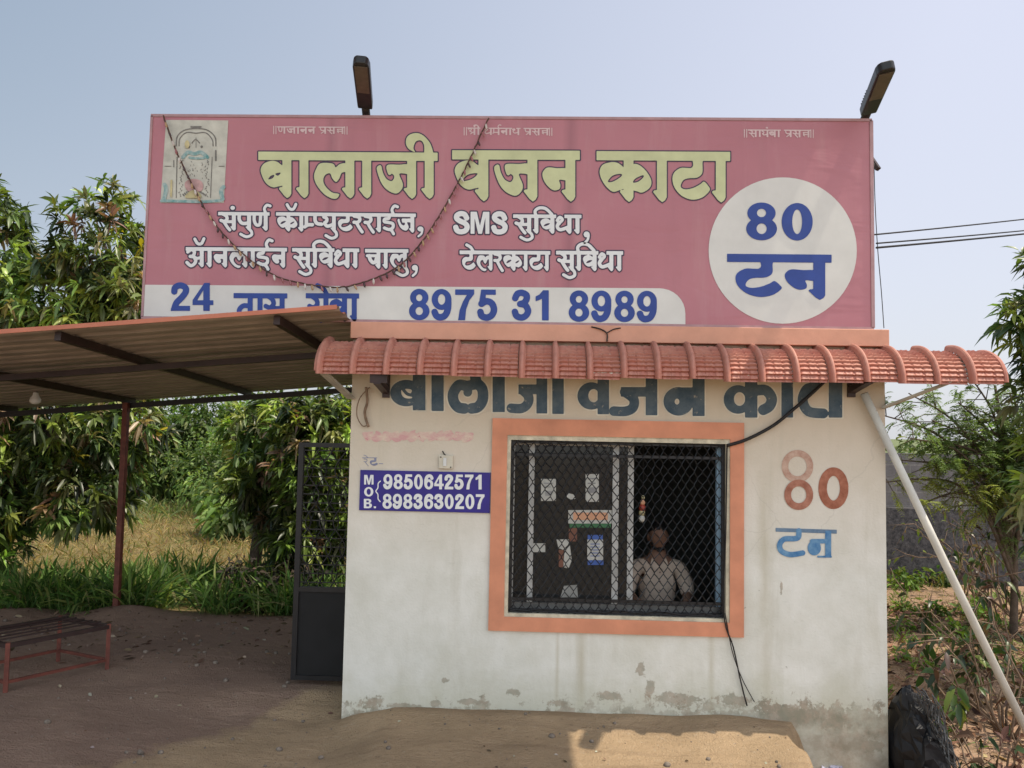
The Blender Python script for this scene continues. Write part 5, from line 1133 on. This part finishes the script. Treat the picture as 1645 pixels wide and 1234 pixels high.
for k, (px, py, s_, lab) in enumerate(((1448, 1015, .8, 'bright weed close to the right wall corner'), (1452, 985, .9, 'weed tuft below the block wall near the office'), (1495, 990, 1.1, 'largest bright weed left of the pipe'), (1530, 1030, 1.2, 'pale green weed directly under the pipe'), (1445, 1060, .7, 'small yellow green weed on the pink soil by the wall'), (1478, 1075, .7, 'low weed sprig in the middle of the bare pink soil'), (1500, 940, 1.5, 'dull green weeds at the foot of the block wall'), (1450, 945, 1.5, 'olive weeds between office corner and block wall'), (1560, 990, 1.2, 'weeds beside the feathery tree trunk'))):
    x, y, z = gp(px, py, -.1); bush('green_weed', lab, (x, y, z), [(x, y, z+.07*s_, .14*s_, .12*s_, .09*s_), (x+.08*s_, y+.05, z+.05*s_, .1*s_, .1*s_, .06*s_)], int(120*s_), .075*s_, [(.12, .22, .03), (.20, .28, .06), (.08, .14, .03)], [.45, .3, .25], 'weed', 'weeds on the right hand soil', .36, M_GRASS, 4)
grass('dry_grass', 2600, lambda n: (rng.uniform(2.6, 7.5, n), 1.2+4.6*rng.random(n)), .20, [DY, (.20, .22, .07), (.34, .26, .14), (.13, .18, .05)], [.35, .25, .2, .2], M_GRASS, .6, .04)
grass('green_grass', 1300, tuft(2.6, 6.5, .6, 5.6, 34, .12), .24, [(.16, .24, .05), GL, GR], [.4, .3, .3], M_GRASS, .5, .06)
# leaf litter
n = 5200; x = rng.uniform(2.5, 6.0, n); y = rng.uniform(-1.2, 4.5, n)
P = np.stack([x, y, hgt(x, y)+.004+.015*rng.random(n)], 1); D = np.stack([rng.normal(size=n), rng.normal(size=n), rng.normal(0, .25, n)], 1); Ls = .05+.07*rng.random(n)
tag(leaves(P, D, Ls, Ls*.35, np.zeros(n), palette(n, [(.26, .14, .09), (.14, .07, .05), (.42, .27, .17), (.08, .05, .04)], [.4, .25, .2, .15]), 'leaf_litter', M_DRYLEAF, None, rng.normal(0, .6, n)), kind='stuff')
n = 260; x = rng.uniform(-5.5, 1.8, n); y = rng.uniform(-1.4, 3.0, n); msk = ~((x > XL-.05) & (y > -.05)); x, y = x[msk], y[msk]; n = len(x)
P = np.stack([x, y, hgt(x, y)+.004], 1); D = np.stack([rng.normal(size=n), rng.normal(size=n), rng.normal(0, .1, n)], 1); Ls = .015+.03*rng.random(n)
tag(leaves(P, D, Ls, Ls*.5, np.zeros(n), palette(n, [(.40, .33, .26), (.16, .10, .07), (.50, .45, .38)], [.5, .42, .08]), 'ground_litter', M_DRYLEAF, None, rng.normal(0, .4, n)), kind='stuff')
b = MB(); gi = 0
for k in range(700):
    x, y = rng.uniform(-5.5, 2.0), rng.uniform(-1.6, 2.9)
    if x > XL-.06 and y > -.06: continue
    r = .004+.022*rng.random()**3.5; b.ball((x, y, gz(x, y)+r*.3), r, r*rng.uniform(.7, 1.2), r*.7, 6, 4)
tag(b.build('pebbles', mat('pebble_stone', (.21, .17, .135), .9, .4, 30), None, True), kind='stuff')
b = MB()
for k in range(330):
    x, y = rng.uniform(2.55, 5.6), rng.uniform(-1.0, 4.0); a = rng.uniform(0, 6.3); L_ = rng.uniform(.06, .28); z = gz(x, y)
    b.tube([(x, y, z+.006), (x+L_*.5*math.cos(a)+rng.normal(0, .02), y+L_*.5*math.sin(a)+rng.normal(0, .02), z+.012+.05*rng.random()), (x+L_*math.cos(a), y+L_*math.sin(a), z+.006+.03*rng.random())], .003, 4)
tag(b.build('twig_litter', M_DRYTWIG), kind='stuff')
n = 420; x = rng.uniform(-6, -1.5, n); y = rng.uniform(.9, 3.1, n); P = np.stack([x, y, hgt(x, y)+.006], 1); D = np.stack([rng.normal(size=n), rng.normal(size=n), rng.normal(0, .2, n)], 1); Ls = .03+.06*rng.random(n)
tag(leaves(P, D, Ls, Ls*.35, np.zeros(n), palette(n, [(.10, .06, .04), (.22, .15, .10), (.30, .25, .20)], [.5, .38, .12]), 'leaf_litter', M_DRYLEAF, None, rng.normal(0, .6, n)), kind='stuff')
# black rubbish heap beside the wall
hp = gp(1470, 1200, -.25); hx, hy = 2.60, -.02; hz = gz(hx, hy)
rb_ = thing('rubbish_heap', 'black heap of plastic netting dumped against the right wall corner', 'rubbish', (hx, hy, hz))
b = MB(); n, k = 26, 16; vs = []
for i in range(k+1):
    for j in range(n):
        a = PI/2*i/k; t = 2*PI*j/n; r = (.25 if math.cos(t) > 0 else .11)*(1+.25*math.sin(3*t+i)+.12*rnd.uniform(-1, 1)); vs.append((hx+r*math.sin(a)*math.cos(t)-.01+.02*rnd.uniform(-1, 1), hy+.30*math.sin(a)*math.sin(t)*(1+.15*rnd.uniform(-1, 1)), hz-.05+(.62*math.cos(a)**1.15+.05*rnd.uniform(0, 1))*(1-.35*math.sin(a)*max(0, math.cos(t)))))
b.add(vs, [(i*n+j, (i+1)*n+j, (i+1)*n+(j+1) % n, i*n+(j+1) % n) for i in range(k) for j in range(n)])
b.build('sheet', mat('black_polythene', (.010, .010, .012), .6, .3, 20), rb_)
b = MB()
for k in range(45):
    t = rnd.uniform(-1.4, 1.2); p = [(hx+.03+.22*u+.05*math.sin(7*u+k), hy-.24+.3*rnd.random()*.2+.05*math.cos(5*u+k)+.2*(k % 7)/7, hz+.58*(1-u)**1.05+.03*math.sin(9*u+2*k)) for u in np.linspace(0, rnd.uniform(.6, 1.15), 9)]
    b.tube(p, .0025+.002*rnd.random(), 4)
b.build('netting', mat('black_net_cord', (.02, .02, .022), .4, .5, 30, c2=(.09, .09, .09)), rb_)
wp_ = gp(1335, 1195, -.12)
sc_ = thing('wrapper', 'crumpled white and violet wrapper on the earth ledge', 'litter', wp_)
b = MB(); x, y, z = wp_
g = 7; vs = [(x-.07+.14*i/g+.01*rnd.uniform(-1, 1), y-.04+.08*j/g+.008*rnd.uniform(-1, 1), z+.02+.03*rnd.random()) for j in range(g+1) for i in range(g+1)]
b.add(vs, [(j*(g+1)+i, j*(g+1)+i+1, (j+1)*(g+1)+i+1, (j+1)*(g+1)+i) for j in range(g) for i in range(g)]); b.build('film', mat('foil_wrapper', (.55, .55, .62), .3, .3, 40, c2=(.08, .07, .14)), sc_)

# tin roof added outside the frame to throw broad shade over the left yard
sh = thing('added_shade_roof', 'high tin roof added out of view to shade the left of the yard', 'shade roof', (3.5, -1.5, 0))
b = MB(); b.box(-4.4, .27+.42*6.3, -1.45, 1.2, 6.30, 6.34); b.build('roof_sheet', M_SHEETTOP, sh)
b = MB(); b.bar((-4.4, -1.5, 6.22), (6.0, -1.5, 6.22), .1, .15); b.build('beam', M_DKSTEEL, sh)
for x in (6.0, -4.9):
    b = MB(); b.bar((x, -1.5, -.3), (x, -1.5, 6.3), .14, .14); b.build('post', M_DKSTEEL, sh)
